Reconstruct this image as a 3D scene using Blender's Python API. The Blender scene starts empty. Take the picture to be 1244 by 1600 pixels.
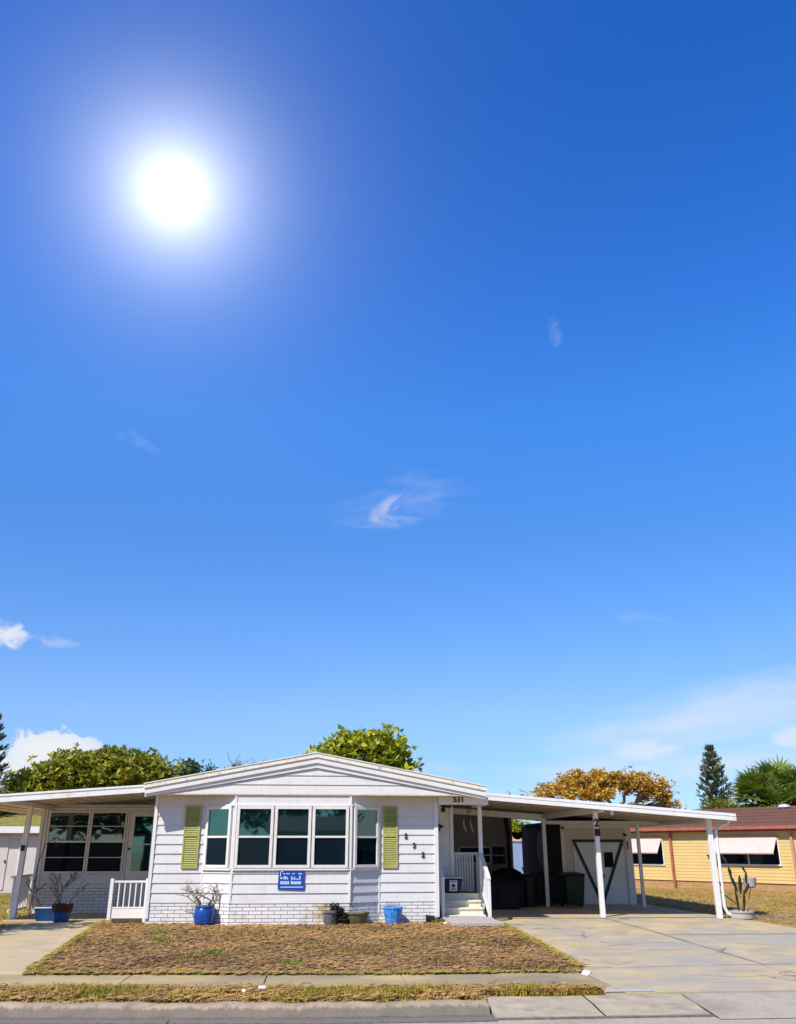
import bpy, bmesh, math, random
from mathutils import Vector, Matrix
R_ = math.radians
scene = bpy.context.scene
COL = scene.collection
H = 1.48
FPX, PITCH, YAW = 1350.0, R_(21.25), R_(5.0)
_F = Vector((math.sin(YAW)*math.cos(PITCH), math.cos(YAW)*math.cos(PITCH), math.sin(PITCH)))
_R = Vector((math.cos(YAW), -math.sin(YAW), 0)); _U = _R.cross(_F)
def ray(px, py): return _F + (px-622)/FPX*_R + (800-py)/FPX*_U      # survey helper, used to measure directions in the sky

# ------------------------------------------------------------ materials
def newmat(name):
    m = bpy.data.materials.new(name); m.use_nodes = True
    nt = m.node_tree; b = nt.nodes['Principled BSDF']
    return m, nt, b
def rgba(c): return (c[0], c[1], c[2], 1)
def node(nt, t, **kw):
    n = nt.nodes.new(t)
    for k, v in kw.items():
        if k.startswith('i_'): n.inputs[k[2:].replace('_', ' ')].default_value = v
        else: setattr(n, k, v)
    return n
def ramp(nt, fac, stops, interp='LINEAR'):
    r = nt.nodes.new('ShaderNodeValToRGB'); r.color_ramp.interpolation = interp
    el = r.color_ramp.elements
    while len(el) < len(stops): el.new(0.5)
    for e, (p, c) in zip(el, stops): e.position = p; e.color = rgba(c)
    if fac is not None: nt.links.new(fac, r.inputs[0])
    return r.outputs[0]
def noise(nt, vec, scale, detail=4, rough=.55, dist=0):
    n = nt.nodes.new('ShaderNodeTexNoise')
    n.inputs['Scale'].default_value = scale; n.inputs['Detail'].default_value = detail
    n.inputs['Roughness'].default_value = rough; n.inputs['Distortion'].default_value = dist
    nt.links.new(vec, n.inputs['Vector']); return n.outputs['Fac']
def coords(nt, scale=(1, 1, 1)):
    g = nt.nodes.new('ShaderNodeTexCoord'); m = nt.nodes.new('ShaderNodeMapping')
    m.inputs['Scale'].default_value = scale
    nt.links.new(g.outputs['Object'], m.inputs['Vector']); return m.outputs[0]
def mixc(nt, fac, a, b, mode='MIX'):
    m = nt.nodes.new('ShaderNodeMix'); m.data_type = 'RGBA'; m.blend_type = mode
    for s, v in ((m.inputs[0], fac), (m.inputs[6], a), (m.inputs[7], b)):
        if isinstance(v, (int, float)): s.default_value = v
        elif isinstance(v, tuple): s.default_value = rgba(v)
        else: nt.links.new(v, s)
    return m.outputs[2]
def bump(nt, b, h, strength=.3, dist=.02):
    n = nt.nodes.new('ShaderNodeBump'); n.inputs['Strength'].default_value = strength
    n.inputs['Distance'].default_value = dist
    nt.links.new(h, n.inputs['Height']); nt.links.new(n.outputs[0], b.inputs['Normal'])
def mottled(name, stops, scale=6, rough=.7, bstr=.2, bdist=.01, bscale=60, vscale=(1, 1, 1), spec=.3, detail=6, dirt=None):
    m, nt, b = newmat(name); v = coords(nt, vscale)
    c = ramp(nt, noise(nt, v, scale, detail), stops)
    if dirt:
        f = ramp(nt, noise(nt, v, dirt[1], 5, .6), [(dirt[2], (0, 0, 0)), (dirt[3], (1, 1, 1))])
        c = mixc(nt, f, c, dirt[0])
    nt.links.new(c, b.inputs['Base Color'])
    b.inputs['Roughness'].default_value = rough; b.inputs['Specular IOR Level'].default_value = spec
    if bstr: bump(nt, b, noise(nt, v, bscale, 5), bstr, bdist)
    return m
M = {}
M['siding'] = mottled('white_siding_paint', [(.3, (.63, .635, .64)), (.7, (.69, .69, .695))], 1.4, .45, .12, .004, 25, (1, 1, 3), .4, dirt=((.5, .48, .44), 1.8, .56, .85))
M['trim'] = mottled('white_trim_paint', [(.3, (.69, .69, .70)), (.7, (.76, .76, .75))], 3, .4, .05, .002, 40, dirt=((.6, .58, .53), 5, .6, .8))
M['metal_white'] = mottled('white_metal_paint', [(.3, (.72, .73, .76)), (.7, (.8, .8, .8))], 3, .35, .05, .002, 30, dirt=((.55, .5, .42), 4, .6, .85))
M['cream'] = mottled('cream_roof_edge', [(.3, (.74, .71, .6)), (.7, (.82, .79, .7))], 4, .5, .05, .003, 40, dirt=((.42, .38, .3), 7, .55, .75))
M['soffit'] = mottled('soffit_panels', [(.3, (.6, .5, .36)), (.7, (.72, .62, .46))], 1.2, .6, .1, .004, 20, (3, 1, 1), dirt=((.36, .28, .18), 1.5, .5, .8))
M['winframe'] = mottled('window_frame_paint', [(.3, (.68, .66, .62)), (.7, (.78, .76, .73))], 8, .4, 0)
M['steps'] = mottled('cream_step_paint', [(.3, (.7, .64, .5)), (.7, (.8, .75, .63))], 4, .6, .1, .003, 50, dirt=((.5, .42, .28), 6, .55, .8))
M['green'] = mottled('lime_shutter_paint', [(.3, (.34, .35, .095)), (.7, (.42, .42, .13))], 5, .5, .1, .003, 50, dirt=((.3, .34, .16), 9, .55, .75))
M['dkgreen'] = mottled('dark_green_trim', [(.3, (.008, .035, .028)), (.7, (.012, .05, .04))], 6, .5, 0)
M['black'] = mottled('black_plastic', [(.3, (.012, .012, .014)), (.7, (.02, .02, .022))], 8, .5, .1, .003, 60)
M['binblack'] = mottled('bin_plastic_black', [(.3, (.006, .007, .009)), (.7, (.01, .012, .014))], 4, .45, .05, .003, 60)
M['bingreen'] = mottled('bin_plastic_green', [(.3, (.004, .014, .011)), (.7, (.006, .02, .015))], 4, .45, .05, .003, 60)
M['iron'] = mottled('black_iron', [(.3, (.015, .015, .017)), (.7, (.03, .03, .03))], 9, .5, 0)
M['rubber'] = mottled('tyre_rubber', [(.3, (.015, .015, .015)), (.7, (.025, .025, .025))], 9, .8, 0)
M['tarp'] = mottled('black_tarp_cloth', [(.3, (.007, .007, .009)), (.7, (.014, .014, .017))], 3, .75, .4, .03, 6)
M['blue'] = mottled('blue_glazed_clay', [(.25, (.004, .035, .18)), (.6, (.008, .07, .34)), (.8, (.04, .16, .5))], 7, .25, .15, .01, 14, spec=.5)
M['blue2'] = mottled('blue_plastic_pot', [(.3, (.006, .04, .14)), (.7, (.01, .06, .2))], 5, .4, .1, .01, 14)
M['bluelight'] = mottled('light_blue_glazed_clay', [(.3, (.02, .17, .6)), (.5, (.05, .28, .74)), (.75, (.18, .42, .8))], 16, .3, .4, .01, 22, spec=.5)
M['greypot'] = mottled('grey_ribbed_plastic', [(.3, (.12, .12, .13)), (.7, (.2, .2, .21))], 5, .6, .3, .01, 8)
M['olivepot'] = mottled('olive_weathered_pot', [(.3, (.07, .07, .03)), (.7, (.2, .18, .09))], 5, .8, .3, .01, 30)
M['soil'] = mottled('potting_soil', [(.3, (.03, .02, .012)), (.7, (.07, .05, .03))], 25, .95, .8, .02, 50)
M['maroon'] = mottled('maroon_pot_rim', [(.3, (.02, .005, .006)), (.7, (.035, .01, .01))], 5, .5, 0)
M['bark'] = mottled('grey_brown_bark', [(.3, (.1, .08, .06)), (.7, (.24, .2, .16))], 8, .9, .6, .02, 40, (1, 1, .3))
M['barkdark'] = mottled('dark_bark', [(.3, (.04, .032, .026)), (.7, (.1, .08, .065))], 8, .9, .6, .02, 40, (1, 1, .3))
M['twig'] = mottled('bare_grey_branch', [(.3, (.16, .13, .1)), (.7, (.32, .27, .22))], 12, .85, .3, .01, 40)
M['twigdark'] = mottled('bare_dark_branch', [(.3, (.03, .03, .035)), (.7, (.09, .085, .08))], 12, .85, .3, .01, 40)
M['concrete'] = mottled('drive_concrete', [(.3, (.42, .345, .205)), (.45, (.52, .40, .205)), (.58, (.55, .435, .245)), (.75, (.43, .365, .26))], 1.1, .85, .5, .01, 45, dirt=((.33, .28, .215), 1.6, .46, .8))
def weather(m, crack_scale, stain):
    nt = m.node_tree; b = nt.nodes['Principled BSDF']; src = b.inputs['Base Color'].links[0].from_socket; v = coords(nt)
    wv = nt.nodes.new('ShaderNodeVectorMath'); wv.operation = 'ADD'; nn = nt.nodes.new('ShaderNodeTexNoise'); nn.inputs['Scale'].default_value = 2.5; nn.inputs['Detail'].default_value = 6; nt.links.new(v, nn.inputs['Vector'])
    sc = nt.nodes.new('ShaderNodeVectorMath'); sc.operation = 'SCALE'; sc.inputs['Scale'].default_value = .5; nt.links.new(nn.outputs['Color'], sc.inputs[0])
    nt.links.new(v, wv.inputs[0]); nt.links.new(sc.outputs[0], wv.inputs[1])
    vo = nt.nodes.new('ShaderNodeTexVoronoi'); vo.feature = 'DISTANCE_TO_EDGE'; vo.inputs['Scale'].default_value = crack_scale; nt.links.new(wv.outputs[0], vo.inputs['Vector'])
    line = ramp(nt, vo.outputs['Distance'], [(0, (1, 1, 1)), (.006, (1, 1, 1)), (.013, (0, 0, 0))])
    mask = ramp(nt, noise(nt, v, .9, 3), [(.5, (0, 0, 0)), (.58, (.75, .75, .75))])
    f = mixc(nt, 1.0, line, mask, 'MULTIPLY')
    c = mixc(nt, ramp(nt, noise(nt, v, .45, 6, .65), [(.42, (0, 0, 0)), (.62, (.85, .85, .85))]), src, stain)
    c = mixc(nt, ramp(nt, noise(nt, v, 22, 4, .7), [(.60, (0, 0, 0)), (.72, (.55, .55, .55))]), c, tuple(q*.55 for q in stain))
    c = mixc(nt, f, c, (.1, .085, .07)); nt.links.new(c, b.inputs['Base Color'])
weather(M['concrete'], .55, (.34, .32, .29))
M['walk'] = mottled('walk_concrete', [(.3, (.45, .35, .20)), (.7, (.52, .42, .26))], 2.2, .85, .4, .006, 60, dirt=((.34, .3, .24), 1.6, .52, .78))
M['sidewalk'] = mottled('sidewalk_concrete', [(.3, (.30, .235, .13)), (.5, (.39, .30, .155)), (.7, (.50, .39, .18))], .9, .85, .4, .006, 60, dirt=((.24, .2, .14), .35, .45, .6))
M['kerb'] = mottled('kerb_concrete', [(.25, (.22, .175, .13)), (.5, (.35, .275, .19)), (.8, (.44, .345, .24))], 4, .85, .6, .02, 30, dirt=((.16, .145, .13), 6, .56, .8))
def kerbdarken():  # kerb concrete turns darker towards the bottom, with a noisy edge
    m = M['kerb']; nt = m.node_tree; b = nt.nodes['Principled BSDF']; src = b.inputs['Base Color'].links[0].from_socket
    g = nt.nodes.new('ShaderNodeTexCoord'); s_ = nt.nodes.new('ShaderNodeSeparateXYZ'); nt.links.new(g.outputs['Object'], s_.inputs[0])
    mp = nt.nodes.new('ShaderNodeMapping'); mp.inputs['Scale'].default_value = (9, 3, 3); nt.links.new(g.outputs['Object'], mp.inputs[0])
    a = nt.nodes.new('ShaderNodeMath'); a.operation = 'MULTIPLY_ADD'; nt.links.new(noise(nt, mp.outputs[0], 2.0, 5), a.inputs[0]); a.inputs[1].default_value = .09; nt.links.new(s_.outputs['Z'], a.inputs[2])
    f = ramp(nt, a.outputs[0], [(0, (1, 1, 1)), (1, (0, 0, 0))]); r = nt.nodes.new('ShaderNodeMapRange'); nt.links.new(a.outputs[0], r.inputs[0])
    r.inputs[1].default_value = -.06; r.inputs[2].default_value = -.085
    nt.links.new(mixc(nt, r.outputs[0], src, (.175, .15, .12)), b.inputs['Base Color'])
kerbdarken()
M['apron'] = mottled('apron_concrete', [(.3, (.34, .28, .2)), (.7, (.47, .40, .29))], 5, .85, .5, .01, 50, dirt=((.24, .21, .17), 3, .5, .75))
M['asphalt'] = mottled('worn_asphalt', [(.3, (.32, .275, .21)), (.7, (.5, .43, .34))], 45, .9, .6, .01, 90, dirt=((.22, .19, .155), 1.3, .45, .8))
M['gutter'] = mottled('gutter_dark_concrete', [(.3, (.1, .09, .08)), (.7, (.2, .19, .17))], 14, .9, .4, .01, 50)
M['slab'] = mottled('grey_step_slab', [(.3, (.38, .34, .32)), (.7, (.46, .42, .4))], 20, .9, .6, .006, 120)
M['yellow'] = mottled('yellow_siding', [(.3, (.60, .44, .17)), (.7, (.67, .50, .21))], 2, .5, .05, .003, 30)
M['tan'] = mottled('sandy_foundation', [(.3, (.34, .2, .09)), (.7, (.46, .29, .14))], 6, .9, .3, .01, 30)
M['redtrim'] = mottled('faded_red_trim', [(.3, (.3, .09, .05)), (.7, (.4, .15, .1))], 5, .5, 0)
M['pinktrim'] = mottled('faded_pink_trim', [(.3, (.42, .2, .14)), (.7, (.55, .3, .22))], 5, .5, 0)
M['roofbrown'] = mottled('brown_shingles', [(.3, (.09, .04, .028)), (.7, (.19, .085, .055))], 9, .9, .6, .02, 30, (1, 1, 4), dirt=((.2, .11, .08), 20, .55, .7))
M['awning'] = mottled('pink_white_awning', [(.3, (.54, .46, .42)), (.7, (.6, .52, .48))], 4, .5, .05, .003, 30)
M['bldgwhite'] = mottled('grey_white_stucco', [(.3, (.5, .48, .47)), (.7, (.58, .56, .55))], 2, .8, .2, .005, 60)
M['moss'] = mottled('mossy_roof', [(.3, (.1, .1, .02)), (.55, (.26, .24, .05)), (.8, (.38, .3, .09))], 7, .95, .8, .03, 25)
M['paleblue'] = mottled('pale_blue_wall', [(.3, (.2, .3, .5)), (.7, (.26, .36, .56))], 2, .7, 0)
M['peach'] = mottled('peach_wall', [(.3, (.6, .4, .28)), (.7, (.66, .46, .34))], 2, .7, 0)
M['shedwall'] = mottled('beige_shed_siding', [(.3, (.56, .52, .44)), (.7, (.64, .6, .52))], 2, .6, .05, .003, 30)
M['sheddoor'] = mottled('white_shed_door', [(.3, (.68, .68, .68)), (.7, (.74, .74, .74))], 2, .5, .05, .003, 30)
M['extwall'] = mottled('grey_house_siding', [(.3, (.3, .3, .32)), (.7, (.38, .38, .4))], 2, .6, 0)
M['signblue'] = mottled('sign_blue', [(.3, (.005, .06, .36)), (.7, (.01, .09, .45))], 3, .35, 0)
M['signwhite'] = mottled('sign_white', [(.3, (.55, .66, .85)), (.7, (.7, .78, .9))], 3, .4, 0)
M['paintblue'] = mottled('faded_kerb_paint', [(.4, (.44, .40, .33)), (.6, (.40, .41, .42))], 14, .8, .2, .005, 60)
M['cactus'] = mottled('cactus_skin', [(.3, (.010, .016, .010)), (.7, (.028, .04, .02))], 9, .6, .2, .005, 60)
M['amber'] = mottled('amber_glass', [(.3, (.3, .18, .03)), (.7, (.4, .28, .06))], 9, .3, 0)
M['rock'] = mottled('pale_rock', [(.3, (.6, .56, .5)), (.7, (.75, .72, .68))], 9, .8, .4, .01, 30)
M['foil'] = mottled('pale_paper', [(.3, (.7, .74, .8)), (.7, (.82, .84, .86))], 9, .5, 0)
M['backwall'] = mottled('grey_stucco_far', [(.3, (.28, .27, .26)), (.7, (.36, .35, .34))], 2, .8, 0)
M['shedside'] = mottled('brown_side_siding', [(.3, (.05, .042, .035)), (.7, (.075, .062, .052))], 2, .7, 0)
M['interior'] = mottled('roof_metal', [(.3, (.5, .5, .5)), (.7, (.6, .6, .6))], 2, .5, 0)

def brickmat():
    m, nt, b = newmat('white_painted_brick')
    g = nt.nodes.new('ShaderNodeTexCoord'); s = nt.nodes.new('ShaderNodeSeparateXYZ'); c = nt.nodes.new('ShaderNodeCombineXYZ')
    nt.links.new(g.outputs['Object'], s.inputs[0]); nt.links.new(s.outputs['X'], c.inputs['X']); nt.links.new(s.outputs['Z'], c.inputs['Y'])
    w = nt.nodes.new('ShaderNodeTexBrick')
    w.inputs['Scale'].default_value = 1; w.inputs['Brick Width'].default_value = .26; w.inputs['Row Height'].default_value = .07
    w.inputs['Mortar Size'].default_value = .008; w.inputs['Mortar Smooth'].default_value = .3
    w.inputs['Color1'].default_value = (.8, .8, .8, 1); w.inputs['Color2'].default_value = (.7, .71, .73, 1)
    w.inputs['Mortar'].default_value = (.3, .3, .31, 1)
    nt.links.new(c.outputs[0], w.inputs['Vector'])
    n = noise(nt, g.outputs['Object'], 1.7, 5)
    f = ramp(nt, n, [(.56, (0, 0, 0)), (.72, (1, 1, 1))])
    col = mixc(nt, f, w.outputs['Color'], (.66, .56, .3), 'MULTIPLY')
    vd = nt.nodes.new('ShaderNodeVectorMath'); vd.operation = 'DISTANCE'; nt.links.new(g.outputs['Object'], vd.inputs[0]); vd.inputs[1].default_value = (.48, -.42, .33)
    ad = nt.nodes.new('ShaderNodeMath'); ad.operation = 'ADD'; nt.links.new(vd.outputs['Value'], ad.inputs[0]); nt.links.new(noise(nt, g.outputs['Object'], 9, 4), ad.inputs[1])
    col = mixc(nt, ramp(nt, ad.outputs[0], [(.5, (1, 1, 1)), (.78, (0, 0, 0))]), col, (.75, .6, .2), 'MULTIPLY')   # rusty water stain
    nt.links.new(col, b.inputs['Base Color']); b.inputs['Roughness'].default_value = .6
    iv = nt.nodes.new('ShaderNodeMath'); iv.operation = 'SUBTRACT'; iv.inputs[0].default_value = 1
    nt.links.new(w.outputs['Fac'], iv.inputs[1]); bump(nt, b, iv.outputs[0], .8, .012)
    return m
def streaks(m, amt=.55):
    nt = m.node_tree; b = nt.nodes['Principled BSDF']; src = b.inputs['Base Color'].links[0].from_socket
    v = coords(nt, (7, 7, .7)); f = ramp(nt, noise(nt, v, 1.6, 5, .6), [(.52, (0, 0, 0)), (.8, (amt, amt, amt))])
    v2 = coords(nt); f2 = ramp(nt, noise(nt, v2, 5, 6, .7), [(.58, (0, 0, 0)), (.75, (amt*.7,)*3)])
    c = mixc(nt, f, src, (.42, .40, .36)); c = mixc(nt, f2, c, (.46, .43, .37)); nt.links.new(c, b.inputs['Base Color'])
for q_ in ('siding', 'metal_white', 'bldgwhite', 'yellow'): streaks(M[q_], .34 if q_ != 'yellow' else .22)
M['brick'] = brickmat()

def glassmat(name, base, refl, tint, wav=.15):
    m, nt, b = newmat(name)
    b.inputs['Base Color'].default_value = rgba(base); b.inputs['Roughness'].default_value = .4; b.inputs['Specular IOR Level'].default_value = .0
    gl = nt.nodes.new('ShaderNodeBsdfGlossy'); gl.inputs['Color'].default_value = rgba(tint); gl.inputs['Roughness'].default_value = .02
    v = coords(nt); bn = nt.nodes.new('ShaderNodeBump'); bn.inputs['Strength'].default_value = wav; bn.inputs['Distance'].default_value = .01
    nt.links.new(noise(nt, v, 2.2, 1), bn.inputs['Height']); nt.links.new(bn.outputs[0], gl.inputs['Normal'])
    mx = nt.nodes.new('ShaderNodeMixShader'); mx.inputs[0].default_value = refl
    nt.links.new(b.outputs[0], mx.inputs[1]); nt.links.new(gl.outputs[0], mx.inputs[2])
    nt.links.new(mx.outputs[0], nt.nodes['Material Output'].inputs['Surface'])
    return m
M['glass'] = glassmat('tinted_window_glass', (.004, .012, .018), .26, (.35, .85, .85), .05)
M['screenglass'] = glassmat('screened_window_glass', (.004, .010, .018), .03, (.4, .7, .85))
M['porchglass'] = glassmat('sunroom_glass', (.008, .011, .014), .22, (.75, .95, .9), .2)
M['darkglass'] = glassmat('dark_glass', (.003, .006, .012), .008, (.5, .7, .9))

def leafmat(name, stops, rough=.5, trans=.3, tcol=None):
    m, nt, b = newmat(name)
    a = nt.nodes.new('ShaderNodeAttribute'); a.attribute_name = 'rnd'
    c = ramp(nt, a.outputs['Fac'], stops)
    nt.links.new(c, b.inputs['Base Color']); b.inputs['Roughness'].default_value = rough
    b.inputs['Specular IOR Level'].default_value = .35
    if trans:
        t = nt.nodes.new('ShaderNodeBsdfTranslucent')
        nt.links.new(mixc(nt, .5, c, tcol or (.2, .25, .02)), t.inputs['Color'])
        mx = nt.nodes.new('ShaderNodeMixShader'); mx.inputs[0].default_value = trans
        nt.links.new(b.outputs[0], mx.inputs[1]); nt.links.new(t.outputs[0], mx.inputs[2])
        nt.links.new(mx.outputs[0], nt.nodes['Material Output'].inputs['Surface'])
    return m
M['leaf_green'] = leafmat('leaf_mid_green', [(0, (.08, .12, .014)), (.45, (.25, .28, .025)), (.85, (.44, .42, .035)), (1, (.65, .43, .06))])
M['leaf_bright'] = leafmat('leaf_yellow_green', [(0, (.12, .17, .01)), (.5, (.34, .38, .02)), (1, (.62, .56, .03))], .4, .35)
M['leaf_dark'] = leafmat('leaf_dark_green', [(0, (.015, .04, .01)), (.6, (.04, .08, .02)), (1, (.12, .15, .04))], .5, .15)
M['leaf_orange'] = leafmat('leaf_orange', [(0, (.3, .16, .02)), (.4, (.58, .32, .03)), (.8, (.75, .47, .06)), (1, (.42, .4, .06))], .6, .3, (.4, .2, .02))
M['leaf_wilted'] = leafmat('wilted_dark_leaf', [(0, (.01, .012, .008)), (1, (.05, .045, .025))], .7, 0)
M['leaf_pine'] = leafmat('pine_needles', [(0, (.04, .06, .035)), (.6, (.11, .14, .08)), (1, (.24, .25, .15))], .6, .1)
M['leaf_palm'] = leafmat('palm_blades', [(0, (.06, .11, .015)), (.5, (.2, .28, .04)), (.9, (.4, .46, .13)), (1, (.58, .48, .24))], .4, .25)
M['leaf_shrub'] = leafmat('shrub_yellow_green', [(0, (.06, .08, .01)), (.6, (.18, .18, .02)), (1, (.36, .28, .04))], .5, .25)
M['grassdry'] = leafmat('dry_grass', [(0, (.1, .15, .012)), (.3, (.26, .27, .025)), (.6, (.45, .31, .05)), (1, (.55, .35, .12))], .8, .25, (.35, .3, .05))
M['grassgreen'] = leafmat('green_weed', [(0, (.12, .2, .02)), (1, (.25, .36, .05))], .7, .25)
M['litter'] = leafmat('dead_leaf_litter', [(0, (.06, .032, .015)), (.3, (.17, .09, .035)), (.6, (.32, .18, .065)), (.85, (.44, .28, .12)), (1, (.52, .25, .05))], .85, 0)
M['lawnsoil'] = mottled('dry_lawn_soil', [(.2, (.14, .08, .04)), (.45, (.24, .14, .065)), (.6, (.33, .18, .07)), (.8, (.36, .25, .15))], 2.2, .95, .9, .03, 22, dirt=((.22, .2, .07), 1.3, .55, .75))

def groundmat():
    m, nt, b = newmat('dry_ground'); v = coords(nt)
    c = ramp(nt, noise(nt, v, .8, 8, .7), [(.25, (.16, .09, .03)), (.45, (.3, .18, .06)), (.6, (.4, .25, .09)), (.8, (.3, .22, .06))])
    c = mixc(nt, ramp(nt, noise(nt, v, 14, 5), [(.45, (0, 0, 0)), (.65, (1, 1, 1))]), c, (.46, .32, .16))
    nt.links.new(c, b.inputs['Base Color']); b.inputs['Roughness'].default_value = .95
    bump(nt, b, noise(nt, v, 18, 6), .9, .04); return m
M['ground'] = groundmat()

# ------------------------------------------------------------ building helpers
ORG = {}
def tag(o, label=None, cat=None, group=None, kind=None):
    if label: o['label'] = label
    if cat: o['category'] = cat
    if group: o['group'] = group
    if kind: o['kind'] = kind
    return o
def thing(name, loc, label, cat, group=None):
    o = bpy.data.objects.new(name, None); o.location = loc; COL.objects.link(o)
    o.empty_display_size = .2
    ORG[o.name] = Vector(loc); return tag(o, label, cat, group)
class Fr:
    """local frame on a wall: u along the wall, v up, w outwards"""
    def __init__(s, p, u, n): s.p = Vector(p); s.u = Vector(u).normalized(); s.n = Vector(n).normalized(); s.z = Vector((0, 0, 1))
    def __call__(s, u, v, w=0): return s.p + s.u*u + s.z*v + s.n*w
class MB:
    def __init__(s): s.v = []; s.f = []; s.r = None
    def poly(s, pts):
        i = len(s.v); s.v += [tuple(p) for p in pts]; s.f.append(tuple(range(i, i+len(pts)))); return s
    def hexa(s, p):   # 8 corners, bottom ring then top ring
        i = len(s.v); s.v += [tuple(q) for q in p]
        for f in ((3, 2, 1, 0), (4, 5, 6, 7), (0, 1, 5, 4), (1, 2, 6, 5), (2, 3, 7, 6), (3, 0, 4, 7)): s.f.append(tuple(i+k for k in f))
        return s
    def box(s, x0, x1, y0, y1, z0, z1):
        return s.hexa([(x0, y0, z0), (x1, y0, z0), (x1, y1, z0), (x0, y1, z0), (x0, y0, z1), (x1, y0, z1), (x1, y1, z1), (x0, y1, z1)])
    def fbox(s, fr, u0, u1, v0, v1, w0, w1):
        return s.hexa([fr(u0, v0, w1), fr(u1, v0, w1), fr(u1, v0, w0), fr(u0, v0, w0), fr(u0, v1, w1), fr(u1, v1, w1), fr(u1, v1, w0), fr(u0, v1, w0)])
    def prism(s, ring, d):     # closed ring of points extruded by vector d
        n = len(ring); i = len(s.v); d = Vector(d)
        s.v += [tuple(p) for p in ring] + [tuple(Vector(p)+d) for p in ring]
        s.f.append(tuple(i+k for k in range(n))); s.f.append(tuple(i+n+k for k in reversed(range(n))))
        for k in range(n): s.f.append((i+k, i+n+k, i+n+(k+1) % n, i+(k+1) % n))
        return s
    def tube(s, pts, rad, n=8, cap=True):
        pts = [Vector(p) for p in pts]
        if not isinstance(rad, (list, tuple)): rad = [rad]*len(pts)
        i = len(s.v); prev = None
        for k, p in enumerate(pts):
            t = (pts[min(k+1, len(pts)-1)] - pts[max(k-1, 0)])
            if t.length < 1e-9: t = Vector((0, 0, 1))
            t.normalize()
            if prev is None: a = t.cross(Vector((0, 0, 1)) if abs(t.z) < .9 else Vector((1, 0, 0))).normalized()
            else:
                a = (prev - t*prev.dot(t))
                a = a.normalized() if a.length > 1e-6 else t.orthogonal().normalized()
            prev = a; b = t.cross(a)
            for j in range(n):
                q = 2*math.pi*j/n; s.v.append(tuple(p + (a*math.cos(q) + b*math.sin(q))*rad[k]))
        for k in range(len(pts)-1):
            for j in range(n):
                s.f.append((i+k*n+j, i+k*n+(j+1) % n, i+(k+1)*n+(j+1) % n, i+(k+1)*n+j))
        if cap:
            s.f.append(tuple(i+j for j in reversed(range(n)))); s.f.append(tuple(i+(len(pts)-1)*n+j for j in range(n)))
        return s
    def lathe(s, c, prof, n=28, wob=0, sx=1, sy=1):   # prof: (radius, z)
        i = len(s.v); c = Vector(c)
        for k, (r, z) in enumerate(prof):
            for j in range(n):
                q = 2*math.pi*j/n; rr = r*(1+wob*math.sin(q*7+k))
                s.v.append((c.x+rr*math.cos(q)*sx, c.y+rr*math.sin(q)*sy, c.z+z))
        for k in range(len(prof)-1):
            for j in range(n):
                s.f.append((i+k*n+j, i+k*n+(j+1) % n, i+(k+1)*n+(j+1) % n, i+(k+1)*n+j))
        s.f.append(tuple(i+j for j in reversed(range(n)))); s.f.append(tuple(i+(len(prof)-1)*n+j for j in range(n)))
        return s
    def build(s, name, mat, parent=None, smooth=False, bevel=0, label=None, recalc=True):
        o0 = ORG[parent.name] if parent else Vector((0, 0, 0))
        if parent is None and s.v:
            xs = [v[0] for v in s.v]; ys = [v[1] for v in s.v]; zs = [v[2] for v in s.v]
            o0 = Vector(((min(xs)+max(xs))/2, (min(ys)+max(ys))/2, min(zs)))
            if getattr(s, 'noorg', False): o0 = Vector((0, 0, 0))
        me = bpy.data.meshes.new(name)
        me.from_pydata([(v[0]-o0.x, v[1]-o0.y, v[2]-o0.z) for v in s.v], [], s.f)
        if recalc and s.r is None:
            bm = bmesh.new(); bm.from_mesh(me); bmesh.ops.recalc_face_normals(bm, faces=bm.faces); bm.to_mesh(me); bm.free()
        if s.r is not None:
            at = me.attributes.new('rnd', 'FLOAT', 'FACE'); at.data.foreach_set('value', s.r)
        me.materials.append(M[mat])
        o = bpy.data.objects.new(name, me); COL.objects.link(o)
        if parent: o.parent = parent
        else: o.location = o0
        ORG[o.name] = o0
        if smooth:
            me.polygons.foreach_set('use_smooth', [True]*len(me.polygons))
            try: me.set_sharp_from_angle(angle=R_(38))
            except Exception: pass
        if bevel:
            b = o.modifiers.new('bevel', 'BEVEL'); b.width = bevel; b.segments = 2; b.limit_method = 'ANGLE'
        if label: o['label'] = label
        me.update(); return o
def build_each(mb, *a, **k):      # every box of the builder becomes an object of its own
    for i in range(len(mb.v)//8):
        q = MB(); q.v = mb.v[i*8:i*8+8]; q.f = [tuple(j-i*8 for j in f) for f in mb.f[i*6:i*6+6]]; q.build(*a, **k)
def siding(mb, fr, u0, u1, v0, v1, lap, proud=.024, clip=None):
    v = v0
    while v < v1-.02:
        t = min(v+lap, v1)
        def e(vv): return clip(vv) if clip else (u0, u1)
        a, b = e(v); c, d = e(t)
        if b-a > .03:
            mb.poly([fr(a, v, proud), fr(b, v, proud), fr(d, t, .003), fr(c, t, .003)])
            mb.poly([fr(a, v, .001), fr(b, v, .001), fr(b, v, proud), fr(a, v, proud)])
        v = t
    return mb
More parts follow.
